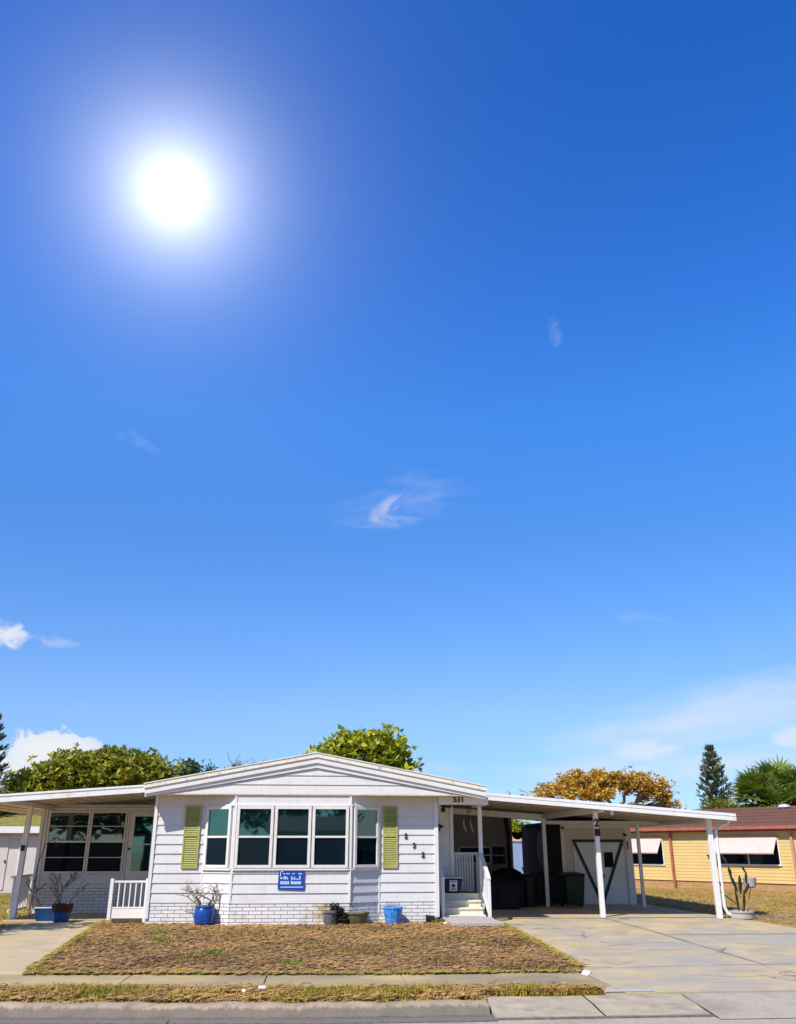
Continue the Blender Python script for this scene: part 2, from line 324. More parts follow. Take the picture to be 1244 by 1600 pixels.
def text(body, size, pos, ext, mat, name, parent, rz=0, bold=.012):
    cu = bpy.data.curves.new(name, 'FONT'); cu.body = body; cu.size = size; cu.extrude = ext; cu.offset = bold*size
    cu.align_x = 'CENTER'; cu.align_y = 'BOTTOM'
    t = bpy.data.objects.new(name+'_c', cu); COL.objects.link(t)
    bpy.context.view_layer.update()
    me = bpy.data.meshes.new_from_object(t.evaluated_get(bpy.context.evaluated_depsgraph_get()))
    bpy.data.objects.remove(t); me.materials.clear(); me.materials.append(M[mat])
    me.transform(Matrix.Translation(Vector(pos)-ORG[parent.name]) @ Matrix.Rotation(R_(90), 4, 'X') @ Matrix.Rotation(rz, 4, 'Z'))
    o = bpy.data.objects.new(name, me); COL.objects.link(o); o.parent = parent; return o
def window(parent, fr, u0, u1, v0, v1, name='window', upper='glass', lower='screenglass', fw=.06, rail=.5, w=.02, mull=None, fmat='winframe', thirds=False):
    m = MB()
    m.fbox(fr, u0, u0+fw, v0, v1, w-.018, w+.045); m.fbox(fr, u1-fw, u1, v0, v1, w-.018, w+.045)
    m.fbox(fr, u0+fw, u1-fw, v1-fw, v1, w-.018, w+.043); m.fbox(fr, u0+fw, u1-fw, v0, v0+fw, w-.018, w+.043)
    fo = m.build(name, fmat, parent, bevel=.004)
    vm = v0+(v1-v0)*rail
    r = MB(); r.fbox(fr, u0+fw, u1-fw, vm-.02, vm+.02, w, w+.034)
    if thirds:
        for t in (.25, .75):
            q = v0+(v1-v0)*t; r.fbox(fr, u0+fw, u1-fw, q-.008, q+.008, w, w+.022)
    if mull is not None: r.fbox(fr, mull-.02, mull+.02, v0+fw, v1-fw, w, w+.03)
    r.build('rail', fmat, fo)
    MB().fbox(fr, u0+fw, u1-fw, vm+.02, v1-fw, w-.012, w+.012).build('pane', upper, fo)
    MB().fbox(fr, u0+fw, u1-fw, v0+fw, vm-.02, w-.012, w+.006).build('pane', lower, fo)
    return fo

# ------------------------------------------------------------ ground, road, pavements
def struct(mb, name, mat, **k):
    mb.noorg = True
    return tag(mb.build(name, mat, None, **k), kind='structure')
def gz(y):
    if y < 13: return -.13
    if y > 19: return -.012
    return -.13 + (y-13)/6*.118
g = MB(); ys = [-500, -60, -20, 0, 9.2, 10.9, 11.4, 13, 14, 15, 16, 17, 18, 19, 22, 26, 32, 40, 60, 120, 500]
xs = [-500, -120, -40, -20, -10, -5, 0, 5, 10, 15, 20, 30, 60, 150, 500]
for j, y in enumerate(ys):
    for x in xs:
        z = -.26 if y < 11 else gz(y)
        if y > 20 and x > 9.5: z += .0
        g.v.append((x, y, z))
for j in range(len(ys)-1):
    for i in range(len(xs)-1):
        a = j*len(xs)+i; g.f.append((a, a+1, a+1+len(xs), a+len(xs)))
struct(g, 'ground', 'ground')
# street: asphalt sheet
struct(MB().poly([(-300, 2.2, -.222), (300, 2.2, -.222), (300, 10.9, -.212), (-300, 10.9, -.212)]), 'road', 'asphalt')
struct(MB().poly([(4.32, 10.12, -.206), (60, 10.12, -.206), (60, 11.2, -.115), (4.32, 11.2, -.115)]), 'road_shoulder', 'asphalt')
# rolled kerb with undulating face
def ko(x): return max(0, -x)*.085 if x > -12 else 1.02
k = MB(); prof = [(10.2, -.216), (10.24, -.205), (10.44, -.20), (10.52, -.198), (10.545, -.18), (10.575, -.13), (10.62, -.1), (10.68, -.088), (10.78, -.09), (10.8, -.3)]
random.seed(4); nx = 420; x0, x1 = -40., 1.92
xx = [x0+(x1-x0)*((i/nx)**.45) for i in range(nx+1)]
for x in xx:
    wv = .010*math.sin(x*5.3)+.007*math.sin(x*13.1+1)+random.uniform(-.004, .004)
    for j, (y, z) in enumerate(prof): k.v.append((x, y + ko(x) + (wv*1.6 if 4 <= j <= 7 else 0), z + (wv*.6 if 5 <= j <= 8 else 0)))
n = len(prof)
for i in range(nx):
    for j in range(n-1): a = i*n+j; k.f.append((a, a+n, a+n+1, a+1))
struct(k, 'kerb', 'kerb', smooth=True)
gt = MB()
for (xa, xb) in ((-12, -6), (-6, -3), (-3, 0), (0, 1.95)):
    for y, w_, z in ((10.22, .022, -.2), (10.50, .03, -.194), (10.44, .010, -.196)):
        gt.hexa([(xa, y+ko(xa), -.26), (xb, y+ko(xb), -.26), (xb, y+w_+ko(xb), -.26), (xa, y+w_+ko(xa), -.26), (xa, y+ko(xa), z), (xb, y+ko(xb), z), (xb, y+w_+ko(xb), z), (xa, y+w_+ko(xa), z)])
for x in (-1.5, .72):
    gt.box(x, x+.02, 10.25, 10.52, -.26, -.1955)
struct(gt, 'gutter_joint', 'gutter')
# lowered kerb across the driveway
ap = MB()
def drop(x, y): return -.19 + max(0, min(1, (y-10.4)/.6))*.075
for a, b in ((1.95, 3.12), (3.14, 4.3)):
    for y0, y1 in ((10.34, 10.5), (10.5, 10.75), (10.75, 11.2)):
        ap.poly([(a, y0, drop(a, y0)), (b, y0, drop(b, y0)), (b, y1, drop(b, y1)), (a, y1, drop(a, y1))])
    ap.poly([(a, 10.34, -.25), (b, 10.34, -.25), (b, 10.34, drop(b, 10.34)), (a, 10.34, drop(a, 10.34))])
ap.poly([(1.95, 10.34, -.25), (1.95, 11.2, -.25), (1.95, 11.2, -.115), (1.95, 10.34, -.19)])
struct(ap, 'dropped_kerb', 'apron')
struct(MB().box(1.9, 4.32, 10.29, 10.336, -.26, -.198), 'gutter_seam', 'gutter')
# sidewalk slabs
def swn(x): return 11.78+max(0, (1-x))*.1 if x > -6 else 12.48
def swf(x): return 12.97+max(0, (1-x))*.085 if x > -6 else 13.56
cuts = [-40, -30, -20, -14, -10, -8, -6.2, -4.72, -2.4, -.6, 1.18, 2.38, 3.62]
sw = MB()
for a, b in zip(cuts, cuts[1:]):
    b -= .012
    sw.prism([(a, swn(a), -.25), (b, swn(b), -.25), (b, swf(b), -.25), (a, swf(a), -.25)], (0, 0, .15+random.uniform(-.004, .004)))
struct(sw, 'sidewalk', 'sidewalk', bevel=.008)
# left walkway
wk = MB()
wr = [(-3.86, 13.38), (-4.24, 17.2), (-4.58, 21.4)]; wl = [(-6.2, 13.6), (-6.05, 17.2), (-5.9, 21.4)]
zz = [-.075, -.01, .022]
for i in range(2):
    a, b, c, d = wl[i], wr[i], wr[i+1], wl[i+1]
    e = .012 if i else 0
    wk.hexa([(a[0], a[1]+e, -.3), (b[0], b[1]+e, -.3), (c[0], c[1], -.3), (d[0], d[1], -.3),
             (a[0], a[1]+e, zz[i]), (b[0], b[1]+e, zz[i]), (c[0], c[1], zz[i+1]), (d[0], d[1], zz[i+1])])
wk.box(-6.75, -4.1, 21.41, 23.55, -.2, .02)
struct(wk, 'walkway', 'walk', bevel=.01)
# driveway slabs with real joints
dw = MB()
def dz(y): return -.10 + max(0, min(1, (y-13)/6))*.105
def dslab(p, o=0):
    q = [(x, y, -.3) for x, y in p]; t = [(x, y, dz(y)+o) for x, y in p]
    i = len(dw.v); n = len(p); dw.v += q+t
    dw.f.append(tuple(i+k for k in reversed(range(n)))); dw.f.append(tuple(i+n+k for k in range(n)))
    for k in range(n): dw.f.append((i+k, i+(k+1) % n, i+n+(k+1) % n, i+n+k))
dslab([(3.78, 13.32), (6.47, 13.5), (6.47, 17.3), (3.84, 17.3)])
dslab([(3.84, 17.312), (6.47, 17.312), (6.47, 20.95), (3.88, 20.95)], .003)
dslab([(6.49, 13.5), (9.6, 13.75), (9.7, 17.3), (6.49, 17.3)], -.003)
dslab([(6.49, 17.315), (9.7, 17.315), (9.45, 20.95), (6.49, 20.95)])
dslab([(3.66, 11.21), (6.2, 11.21), (6.45, 13.485), (3.66, 13.30)], .002)
dslab([(6.22, 11.21), (10.6, 11.22), (9.6, 13.735), (6.47, 13.485)], -.002)
dslab([(2.6, 11.21), (3.655, 11.21), (3.655, 11.74), (3.3, 11.6)], -.004)
dslab([(3.25, 20.965), (9.35, 20.965), (9.2, 25.3), (3.25, 27.9)], .012)
struct(dw, 'driveway', 'concrete')
dj = MB()
def jl(x0_, y0_, x1_, y1_, w_=.012):
    n_ = 24; d = Vector((x1_-x0_, y1_-y0_, 0)); nn = Vector((-d.y, d.x, 0)).normalized(); L_ = []
    for i in range(n_+1):
        p_ = Vector((x0_, y0_, 0))+d*i/n_; q = w_*random.uniform(.5, 1.4); L_.append((p_+nn*q, p_-nn*q))
    for (a, b), (c, e) in zip(L_, L_[1:]):
        dj.poly([(a.x, a.y, dz(a.y)+.009), (c.x, c.y, dz(c.y)+.009), (e.x, e.y, dz(e.y)+.009), (b.x, b.y, dz(b.y)+.009)])
jl(6.48, 13.5, 6.48, 20.95); jl(3.86, 20.957, 9.4, 20.957); jl(6.49, 17.307, 9.7, 17.307); jl(3.8, 13.31, 6.47, 13.49); jl(6.47, 13.49, 9.6, 13.74); jl(3.74, 13.35, 3.86, 20.2, .008)
struct(dj, 'driveway_joint', 'gutter')
mk = MB()
mk.poly([(3.42, 11.23, -.0935), (4.02, 11.23, -.0935), (4.05, 11.4, -.0935), (3.9, 11.44, -.0935), (3.5, 11.42, -.0935)])
struct(mk, 'painted_kerb_mark', 'paintblue')
cr = MB()   # hairline cracks in the drive
for pts in ([(5.0, 18.3), (5.6, 17.9), (5.9, 17.4)], [(7.3, 19.9), (7.5, 19.2), (7.62, 18.9)], [(4.2, 15.6), (5.3, 15.1), (6.3, 15.3)], [(7.2, 15.9), (8.1, 15.6), (8.9, 15.9)], [(4.9, 12.6), (5.6, 12.3), (6.1, 12.45)]):
    P = []
    for (a, b), (c, d) in zip(pts, pts[1:]):
        for t in range(6): P.append((a+(c-a)*t/6+random.uniform(-.03, .03), b+(d-b)*t/6+random.uniform(-.03, .03)))
    for (a, b), (c, d) in zip(P, P[1:]):
        cr.poly([(a, b-.007, dz(b)+.008), (c, d-.007, dz(d)+.008), (c, d+.007, dz(d)+.008), (a, b+.007, dz(b)+.008)])
struct(cr, 'driveway_crack', 'gutter')
# dry lawn bed (gently uneven)
random.seed(8)
def inlawn(x, y):
    if y < swf(x)+.03 or y > 20.3: return False
    l = -3.88-.68*(y-13.45)/8
    return l+.03 < x < 3.74+.01*(y-13)
lw = MB(); NX, NY = 90, 60
for j in range(NY+1):
    y = 13.0+j*(20.2-13.0)/NY
    l = -3.85-.69*(y-13.45)/8; rr = 3.76+.01*(y-13)
    y0 = y
    for i in range(NX+1):
        x = l+(rr-l)*i/NX
        yy = max(y, swf(x)+.0)
        z = gz(yy)+.028+random.uniform(-.008, .008)+.012*math.sin(x*1.7+yy)*math.sin(yy*2.3)
        if i in (0, NX) or j == 0: z = gz(yy)+.0
        lw.v.append((x, yy, z))
for j in range(NY):
    for i in range(NX): a = j*(NX+1)+i; lw.f.append((a, a+1, a+NX+2, a+NX+1))
struct(lw, 'lawn', 'lawnsoil', smooth=True)

def scatter(n, region, maker, seed):
    random.seed(seed); mb = MB(); mb.r = []
    while n > 0:
        p = region()
        if p is None: continue
        maker(mb, *p); n -= 1
    return mb
def flake(mb, x, y, z, s=1, base=0, spread=1):
    L = random.uniform(.03, .09)*s; W = L*random.uniform(.2, .5); a = random.uniform(-.7, .7) if random.random() < .6 else random.uniform(0, 6.3)
    t = random.uniform(-.3, .3); ca, sa = math.cos(a), math.sin(a); up = random.uniform(.003, .02)
    pts = []
    for u, w, h in ((-1, 0, 0), (0, -1, up*.4), (1, 0, up), (0, 1, up*.8)):
        pts.append((x+u*L*ca-w*W*sa, y+u*L*sa+w*W*ca, z+h+.005+t*u*.01))
    mb.poly(pts); mb.r.append(min(1, max(0, base+random.random()*spread)))
def blade(mb, x, y, z, h, base=0, spread=1, w=.006):
    a = random.uniform(0, 6.3); b = random.uniform(.2, 1.0); dx, dy = math.cos(a), math.sin(a)
    q = random.uniform(0, 3.1); wx, wy = math.cos(q)*w, math.sin(q)*w
    h2 = h*math.cos(b*.8)
    m = (x+dx*h*.25*b, y+dy*h*.25*b, z+h2*.6); t = (x+dx*h*.8*b, y+dy*h*.8*b, z+h2)
    c = min(1, max(0, base+random.random()*spread))
    mb.poly([(x-wx, y-wy, z), (x+wx, y+wy, z), (m[0]+wx*.8, m[1]+wy*.8, m[2]), (m[0]-wx*.8, m[1]-wy*.8, m[2])]); mb.r.append(c)
    mb.poly([(m[0]-wx*.8, m[1]-wy*.8, m[2]), (m[0]+wx*.8, m[1]+wy*.8, m[2]), t]); mb.r.append(c)
def r_lawn():
    x, y = random.uniform(-4.7, 3.8), 13+7.1*random.random()**1.1
    return (x, y, gz(y)+.03) if inlawn(x, y) else None
def patch(x, y, k=1): return math.sin(x*1.3*k+.7)*math.sin(y*1.9*k+x*.5)+.5*math.sin(x*3.1*k-y*2.7*k)
def lit(mb, x, y, z):
    p = patch(x, y); flake(mb, x, y, z+random.uniform(0, .012), random.uniform(.4, 1.15), .1+.18*p+.12*(y > 17), .75)
def noor(mb): mb.noorg = True; return mb
tag(noor(scatter(21000, r_lawn, lit, 3)).build('leaf_litter', 'litter', recalc=False), kind='stuff')
def r_tuft():
    while True:
        x, y = random.uniform(-4.7, 3.8), random.uniform(13, 20.2)
        if patch(x, y, 1.1) > random.uniform(-.1, .9) and inlawn(x, y): return (x, y, gz(y)+.02)
def tuft(mb, x, y, z):
    for _ in range(5): blade(mb, x+random.gauss(0, .03), y+random.gauss(0, .03), z, random.uniform(.03, .09), .2, .8)
tag(noor(scatter(1100, r_tuft, tuft, 5)).build('dry_grass', 'grassdry', recalc=False), kind='stuff')
# verge between kerb and sidewalk
def r_verge():
    x = random.uniform(-7, 3.35); y = random.uniform(10.76+ko(x), swn(x)-.01)
    if x > 1.9: y = max(y, 11.2)
    if x > 2.6: y = max(11.2, min(y, 11.2+(3.5-x)*.9)) if x > 3.1 else y
    if random.random() > .62+.38*patch(x, y, 2.5): return None
    return (x, y, -.11)
def vt(mb, x, y, z):
    p = patch(x, y, 1.7); e = math.sin(math.pi*min(1, max(0, (y-10.7-ko(x))/(swn(x)-10.7-ko(x)))))*(.55+.6*random.random())
    for _ in range(4): blade(mb, x+random.gauss(0, .02), y+random.gauss(0, .02), z, random.uniform(.035, .10)*(.5+.75*e)*(1.2 if p < -.2 else .9), .38+.28*p, .5, .008)
tag(noor(scatter(8000, r_verge, vt, 6)).build('verge_grass', 'grassdry', recalc=False), kind='stuff')
struct(MB().poly([(-40, 11.8, -.1), (-12, 11.8, -.1), (0, 10.77, -.1), (1.93, 10.77, -.1), (2.0, 11.18, -.1), (2.6, 11.2, -.1), (3.35, 11.5, -.1), (3.64, 11.8, -.1), (-6, 12.48, -.1), (-40, 12.5, -.1)]), 'verge_soil', 'ground')
def vl(mb, x, y, z): flake(mb, x, y, z+random.uniform(.01, .06), .9, .4, .6)
tag(noor(scatter(4500, r_verge, vl, 16)).build('verge_leaf_litter', 'litter', recalc=False), kind='stuff')
# side yards
def r_right():
    x = random.uniform(9.4, 22); y = random.uniform(15, 36)
    if y < 20.9 and x < 9.75: return None
    return (x, y, gz(y)+.005)
def rt(mb, x, y, z):
    p = patch(x, y, .6)
    for _ in range(3): blade(mb, x+random.gauss(0, .04), y+random.gauss(0, .04), z, random.uniform(.03, .08), .6-.2*p+(-.5 if x < 9.9 else 0), .5, .009)
    flake(mb, x, y, z, 1.8, .35, .65)
tag(noor(scatter(9000, r_right, rt, 9)).build('yard_grass', 'grassdry', recalc=False), kind='stuff')
def r_left():
    x = random.uniform(-14, -6.2); y = random.uniform(13.7, 33)
    if y > 20 and x > -6.8: return None
    return (x, y, gz(y)+.0)
def lt(mb, x, y, z):
    for _ in range(4): blade(mb, x+random.gauss(0, .04), y+random.gauss(0, .04), z, random.uniform(.04, .1), .1+.2*patch(x, y), .65, .008)
tag(noor(scatter(6000, r_left, lt, 10)).build('left_yard_grass', 'grassdry', recalc=False), kind='stuff')
def r_edge():
    t = random.random()
    if t < .4: x = random.uniform(-3.84, 3.7); y = swf(x)+random.gauss(.03, .05)
    elif t < .7: y = random.uniform(13.4, 20); x = 3.80+.01*(y-13)+random.gauss(-.02, .04)
    else: y = random.uniform(13.5, 20.6); x = -3.86-.68*(y-13.45)/8+random.gauss(.03, .03)
    return (x, y, gz(y)+.03)
def edg(mb, x, y, z):
    if random.random() < .35: blade(mb, x, y, z, random.uniform(.02, .045), .75, .25, .006)
    else: flake(mb, x, y, z+.015, .9, .2, .7)
tag(noor(scatter(3800, r_edge, edg, 19)).build('edge_grass', 'grassdry', recalc=False), kind='stuff')
def r_weed():
    c = random.choice([(-2.6, 17.0, .16), (-1.55, 15.3, .1), (-.3, 14.0, .08), (-2.9, 18.1, .1)])
    return (random.gauss(c[0], c[2]), random.gauss(c[1], c[2]), gz(c[1])+.03)
def wd(mb, x, y, z): blade(mb, x, y, z, random.uniform(.03, .08), 0, 1, .01)
tag(noor(scatter(500, r_weed, wd, 11)).build('green_weeds', 'grassgreen', recalc=False), kind='stuff')

# ------------------------------------------------------------ main house
WY = 20.0
house = thing('mobile_home', (-.3, WY, 0), 'white clapboard mobile home with lime shutters and a shallow gable roof', 'house')
fW = Fr((0, WY, 0), (1, 0, 0), (0, -1, 0))
XL, XR, XA = -3.47, 2.60, 3.15
BL, BR, bl, br, BD = -2.38, 1.34, -1.74, .70, .42    # bay plan
w = MB()
w.box(XL, XR, WY, WY+.12, .4, 2.62); w.box(XL, XL+.12, WY+.12, 33, 0, 2.62); w.box(XR-.12, XR, WY+.12, 21.4, .0, 2.62)
w.box(XR, XA, 21.4, 21.5, .3, 2.75); w.box(XA-.1, XA, 21.5, 33, 0, 2.75); w.box(XL+.12, XA-.1, 32.9, 33, 0, 2.62)
siding(w, fW, XL, BL, .42, 2.62, .19); siding(w, fW, BR, XR, .42, 2.62, .19)
siding(w, Fr((0, 21.4, 0), (1, 0, 0), (0, -1, 0)), XR, XA, .5, 2.62, .19)
w.build('wall', 'siding', house)
# bay
bay = MB()
fb1 = Fr((BL, WY, 0), (bl-BL, -BD, 0), (-BD, -(bl-BL), 0)); L1 = math.hypot(bl-BL, BD)
fb2 = Fr((bl, WY-BD, 0), (1, 0, 0), (0, -1, 0)); L2 = br-bl
fb3 = Fr((br, WY-BD, 0), (BR-br, BD, 0), (BD, -(BR-br), 0)); L3 = math.hypot(BR-br, BD)
for f, L in ((fb1, L1), (fb2, L2), (fb3, L3)):
    siding(bay, f, 0.0, L, .42, 1.06, .19)
    bay.fbox(f, 0, L, 1.06, 2.6, -.05, .002)
    siding(bay, f, 0.02, L-.02, 2.34, 2.6, .3, .012)
bay.build('bay_wall', 'siding', house)
sk = MB()
for f, L in ((Fr((XL, WY, 0), (1, 0, 0), (0, -1, 0)), BL-XL), (fb1, L1), (fb2, L2), (fb3, L3), (Fr((BR, WY, 0), (1, 0, 0), (0, -1, 0)), XR-BR)):
    sk.fbox(f, 0, L, -.1, .42, -.05, .012)
sk.build('brick_skirting', 'brick', house)
tr = MB()
for u0, u1 in ((XL-.02, XL+.05), (XR-.06, XR+.03)): tr.box(u0, u1, WY-.04, WY+.02, .12, 2.58)
tr.box(BL-.02, BL+.02, WY-.03, WY, .42, 2.6); tr.box(BR-.02, BR+.02, WY-.03, WY, .2, 2.6)
for f, u in ((fb1, L1), (fb3, 0)):
    p = f(u, 0, 0); tr.box(p.x-.025, p.x+.025, p.y-.03, p.y+.02, .42, 1.08); tr.box(p.x-.03, p.x+.03, p.y-.034, p.y+.02, 1.08, 2.36); tr.box(p.x-.02, p.x+.02, p.y-.025, p.y+.02, 2.36, 2.6)
for f, L in ((fb1, L1), (fb2, L2), (fb3, L3)): tr.fbox(f, .02, L-.02, 1.045, 1.085, .0, .055); tr.fbox(f, .02, L-.02, 2.315, 2.345, 0, .045)
tr.box(XA-.06, XA+.02, 21.36, 21.4, .5, 2.62)
build_each(tr, 'corner_trim', 'trim', house, bevel=.004)
window(house, fb1, .04, L1-.07, 1.09, 2.31)
n3 = [.03, .03+(L2-.06)/3, .03+2*(L2-.06)/3, L2-.03]
for i in range(3): window(house, fb2, n3[i]+.012, n3[i+1]-.012, 1.09, 2.31, upper='glass')
window(house, fb3, .07, L3-.04, 1.09, 2.31, upper='porchglass', lower='darkglass')
def shutter(u0, u1, v0, v1):
    m = MB(); f = fW; b = .035
    m.fbox(f, u0, u0+b, v0, v1, .014, .05); m.fbox(f, u1-b, u1, v0, v1, .014, .05)
    m.fbox(f, u0+b, u1-b, v0, v0+.06, .014, .05); m.fbox(f, u0+b, u1-b, v1-.05, v1, .014, .05)
    vm = v0+(v1-v0)*.53; m.fbox(f, u0+b, u1-b, vm-.04, vm+.04, .014, .05)
    m.fbox(f, u0+b, u1-b, v0+.06, v1-.05, .010, .018)
    v = v0+.07
    while v < v1-.08:
        if abs(v+.02-vm) > .055:
            m.hexa([f(u0+b, v, .046), f(u1-b, v, .046), f(u1-b, v, .03), f(u0+b, v, .03), f(u0+b, v+.028, .03), f(u1-b, v+.028, .03), f(u1-b, v+.028, .018), f(u0+b, v+.028, .018)])
        v += .036
    m.build('shutter', 'green', house)
shutter(-2.84, -2.50, 1.08, 2.34); shutter(1.42, 1.74, 1.08, 2.34)
# gable end standing forward of the wall
GY = 19.52; AX = -.06; EZ, AZ = 2.73, 3.40; GL, GR = -3.68, 3.64
def rz(x): return AZ-(AZ-EZ)*(abs(x-AX)/(3.68-.02))
def gclip(lo, off): return lambda v: (max(GL+.05, AX-(AZ-off-v)/(AZ-EZ)*3.66), min(GR-.05, AX+(AZ-off-v)/(AZ-EZ)*3.66))
gb = MB(); fG = Fr((0, GY+.05, 0), (1, 0, 0), (0, -1, 0)); cl = gclip(0, .30)
cl2 = lambda v: ((max(cl(v)[0], -3.0) if v < 2.6 else cl(v)[0]), (min(cl(v)[1], 2.9) if v < 2.6 else cl(v)[1])) if cl(v)[1] > cl(v)[0] else (0, 0)
siding(gb, fG, 0, 0, 2.56, 3.12, .19, .022, cl)
gb.prism([(GL+.08, GY+.052, 2.56), (GR-.08, GY+.052, 2.56), (AX, GY+.052, AZ-.22)], (0, .06, 0))
gb.build('gable_panel', 'siding', house)
rf = MB()   # roof slab, cream edged
for s, X in ((-1, GL), (1, GR)):
    rf.prism([(AX, GY-.06, AZ), (X, GY-.06, rz(X)), (X, GY-.06, rz(X)-.085), (AX, GY-.06, AZ-.085)], (0, 13.9, 0))
roof = rf.build('roof', 'cream', house)
f2 = MB()
for s, X in ((-1, GL+.03), (1, GR-.03)):
    f2.prism([(AX, GY-.035, AZ-.087), (X, GY-.035, rz(X)-.087), (X, GY-.035, rz(X)-.20), (AX, GY-.035, AZ-.2)], (0, .1, 0))
    f2.prism([(AX, GY+.0, AZ-.202), (X, GY+.0, rz(X)-.202), (X, GY+.0, rz(X)-.255), (AX, GY+.0, AZ-.30)], (0, .06, 0))
f2.build('fascia', 'trim', house)
rc = MB()
for s, X in ((-1, GL), (1, GR)): rc.prism([(AX, GY-.075, AZ+.022), (X, GY-.075, rz(X)+.022), (X, GY-.075, rz(X)+.002), (AX, GY-.075, AZ+.002)], (0, 13.9, 0))
rc.build('drip_edge', 'trim', roof)
MB().box(GL+.06, GR-.06, GY+.02, WY-.002, 2.535, 2.558).box(XR, GR-.06, WY, 21.4, 2.535, 2.558).build('soffit', 'soffit', house)
hd = MB(); hd.box(XR+.032, 3.74, 19.86, 19.98, 2.37, 2.533); hd.box(3.62, 3.74, 19.98, 21.4, 2.37, 2.533); hd.build('porch_header', 'trim', house, bevel=.004)
text('531', .17, (3.08, 19.855, 2.39), .006, 'iron', 'house_number', house, bold=.03)
for ch, x, z in (('5', 1.95, 1.63), ('3', 2.13, 1.44), ('5', 2.32, 1.25)): text(ch, .145, (x-.03, WY-.03, z+.015), .008, 'iron', 'house_number', house, bold=.03)
# rear extension seen under the carport
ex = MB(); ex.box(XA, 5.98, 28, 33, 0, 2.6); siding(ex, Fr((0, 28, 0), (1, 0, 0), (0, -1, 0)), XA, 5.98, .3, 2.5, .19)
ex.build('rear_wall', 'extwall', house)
fe = Fr((0, 28, 0), (1, 0, 0), (0, -1, 0))
window(house, fe, 4.3, 5.3, 1.03, 1.52, upper='darkglass', lower='darkglass', fw=.04)
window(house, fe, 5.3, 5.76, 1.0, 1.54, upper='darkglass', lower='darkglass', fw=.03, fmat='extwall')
MB().tube([(5.8, 27.95, 2.5), (5.78, 27.9, 2.2), (5.84, 27.93, 1.9), (5.84, 27.94, .1)], .05).build('downspout', 'iron', house, smooth=True)
# realty sign on the bay
sg = thing('wall_sign', (-.62, 19.6, .72), 'blue sign with white print fixed below the middle bay window', 'sign')
fs = Fr((-.78, WY-BD-.03, .665), (1, 0, 0), (0, -1, 0))
MB().prism([fs(0, .02), fs(.55, 0), fs(.54, .41), fs(.01, .41)], (0, -.012, 0)).build('panel', 'signblue', sg)
p = MB(); q = .0135
def sb(a, b, c, d): p.fbox(fs, a, b, c, d, q, q+.004)
sb(.13, .52, .385, .408); sb(.05, .52, .055, .07)
random.seed(2)
for a, b in ((.1, .14), (.16, .24), (.29, .34), (.41, .49)): sb(a, b, .31, .325)
for x in (.05,): sb(x, x+.035, .215, .25)
for x in [.11+.0001, .145, .18]: sb(x, x+.024, .21, .255+random.uniform(-.01, .015))
for x, h in ((.27, .27), (.3, .235), (.33, .255), (.36, .225), (.385, .22), (.41, .225), (.44, .28)): sb(x, x+.02, .205, h)
for i in range(14):
    if i != 6: sb(.05+i*.031, .05+i*.031+.022, .115+random.uniform(0, .004), .175+random.uniform(-.008, .006))
p.fbox(fs, .04, .055, .27, .35, q, q+.004); p.fbox(fs, .055, .1, .352, .366, q, q+.004)
p.build('print', 'signwhite', sg)

# ------------------------------------------------------------ porch steps
st = thing('porch_steps', (3.2, 20.4, 0), 'cream porch steps with white picket railings leading up to the recessed entry', 'steps')
sx0, sx1 = 2.8, 3.66
m = MB(); RH = .133
for i in range(4):
    y0 = 20.22+i*.26; m.box(sx0, sx1, y0+.02, (y0+.29 if i < 3 else 21.38), .0, RH*(i+1)-.03)
m.build('riser', 'steps', st)
m = MB()
for i in range(4): y0 = 20.22+i*.26; m.box(sx0-.01, sx1+.01, y0-.012, (y0+.28 if i < 3 else 21.385), RH*(i+1)-.029, RH*(i+1))
m.build('tread', 'steps', st, bevel=.005)
def railing(X, name='railing'):
    a = (20.16, .82); b = (21.0, 1.36)
    m = MB()
    m.box(X-.035, X+.035, 20.12, 20.19, 0, .86)
    m.hexa([(X-.04, 20.11, .84), (X+.04, 20.11, .84), (X+.04, 20.98, 1.32), (X-.04, 20.98, 1.32), (X-.04, 20.11, .885), (X+.04, 20.11, .885), (X+.04, 20.98, 1.365), (X-.04, 20.98, 1.365)])
    m.hexa([(X-.02, 20.19, .10), (X+.02, 20.19, .10), (X+.02, 20.98, .56), (X-.02, 20.98, .56), (X-.02, 20.19, .18), (X+.02, 20.19, .18), (X+.02, 20.98, .64), (X-.02, 20.98, .64)])
    y = 20.24
    while y < 20.96:
        t = (y-20.19)/.79; m.box(X-.014, X+.014, y, y+.034, .15+.46*t, .87+.46*t); y += .105
    return m.build(name, 'trim', st, bevel=.003)
railing(2.735); railing(3.74)
m = MB(); m.box(3.70, 3.79, 21.0, 21.09, 0, 2.37); m.build('post', 'metal_white', st, bevel=.004)
m = MB()
for x in [3.2+.062*i for i in range(8)]: m.box(x, x+.046, 21.66, 21.68, .5, 1.34)
m.box(3.14, 3.78, 21.64, 21.70, 1.34, 1.385); m.box(3.72, 3.76, 21.09, 21.66, 1.30, 1.35)
for y in [21.13+.08*i for i in range(7)]: m.box(3.73, 3.75, y, y+.055, .5, 1.30)
m.box(3.15, 3.76, 21.4, 21.7, .3, .5)
m.build('back_railing', 'trim', st, bevel=.003)
dr = MB().prism([(2.72, 18.72, .03), (3.76, 18.72, .03), (3.68, 20.06, .045), (2.70, 20.06, .045)], (0, 0, .07))
tag(dr.build('step_slab', 'slab', bevel=.012), 'flat grey concrete slab lying at the foot of the porch steps', 'slab')
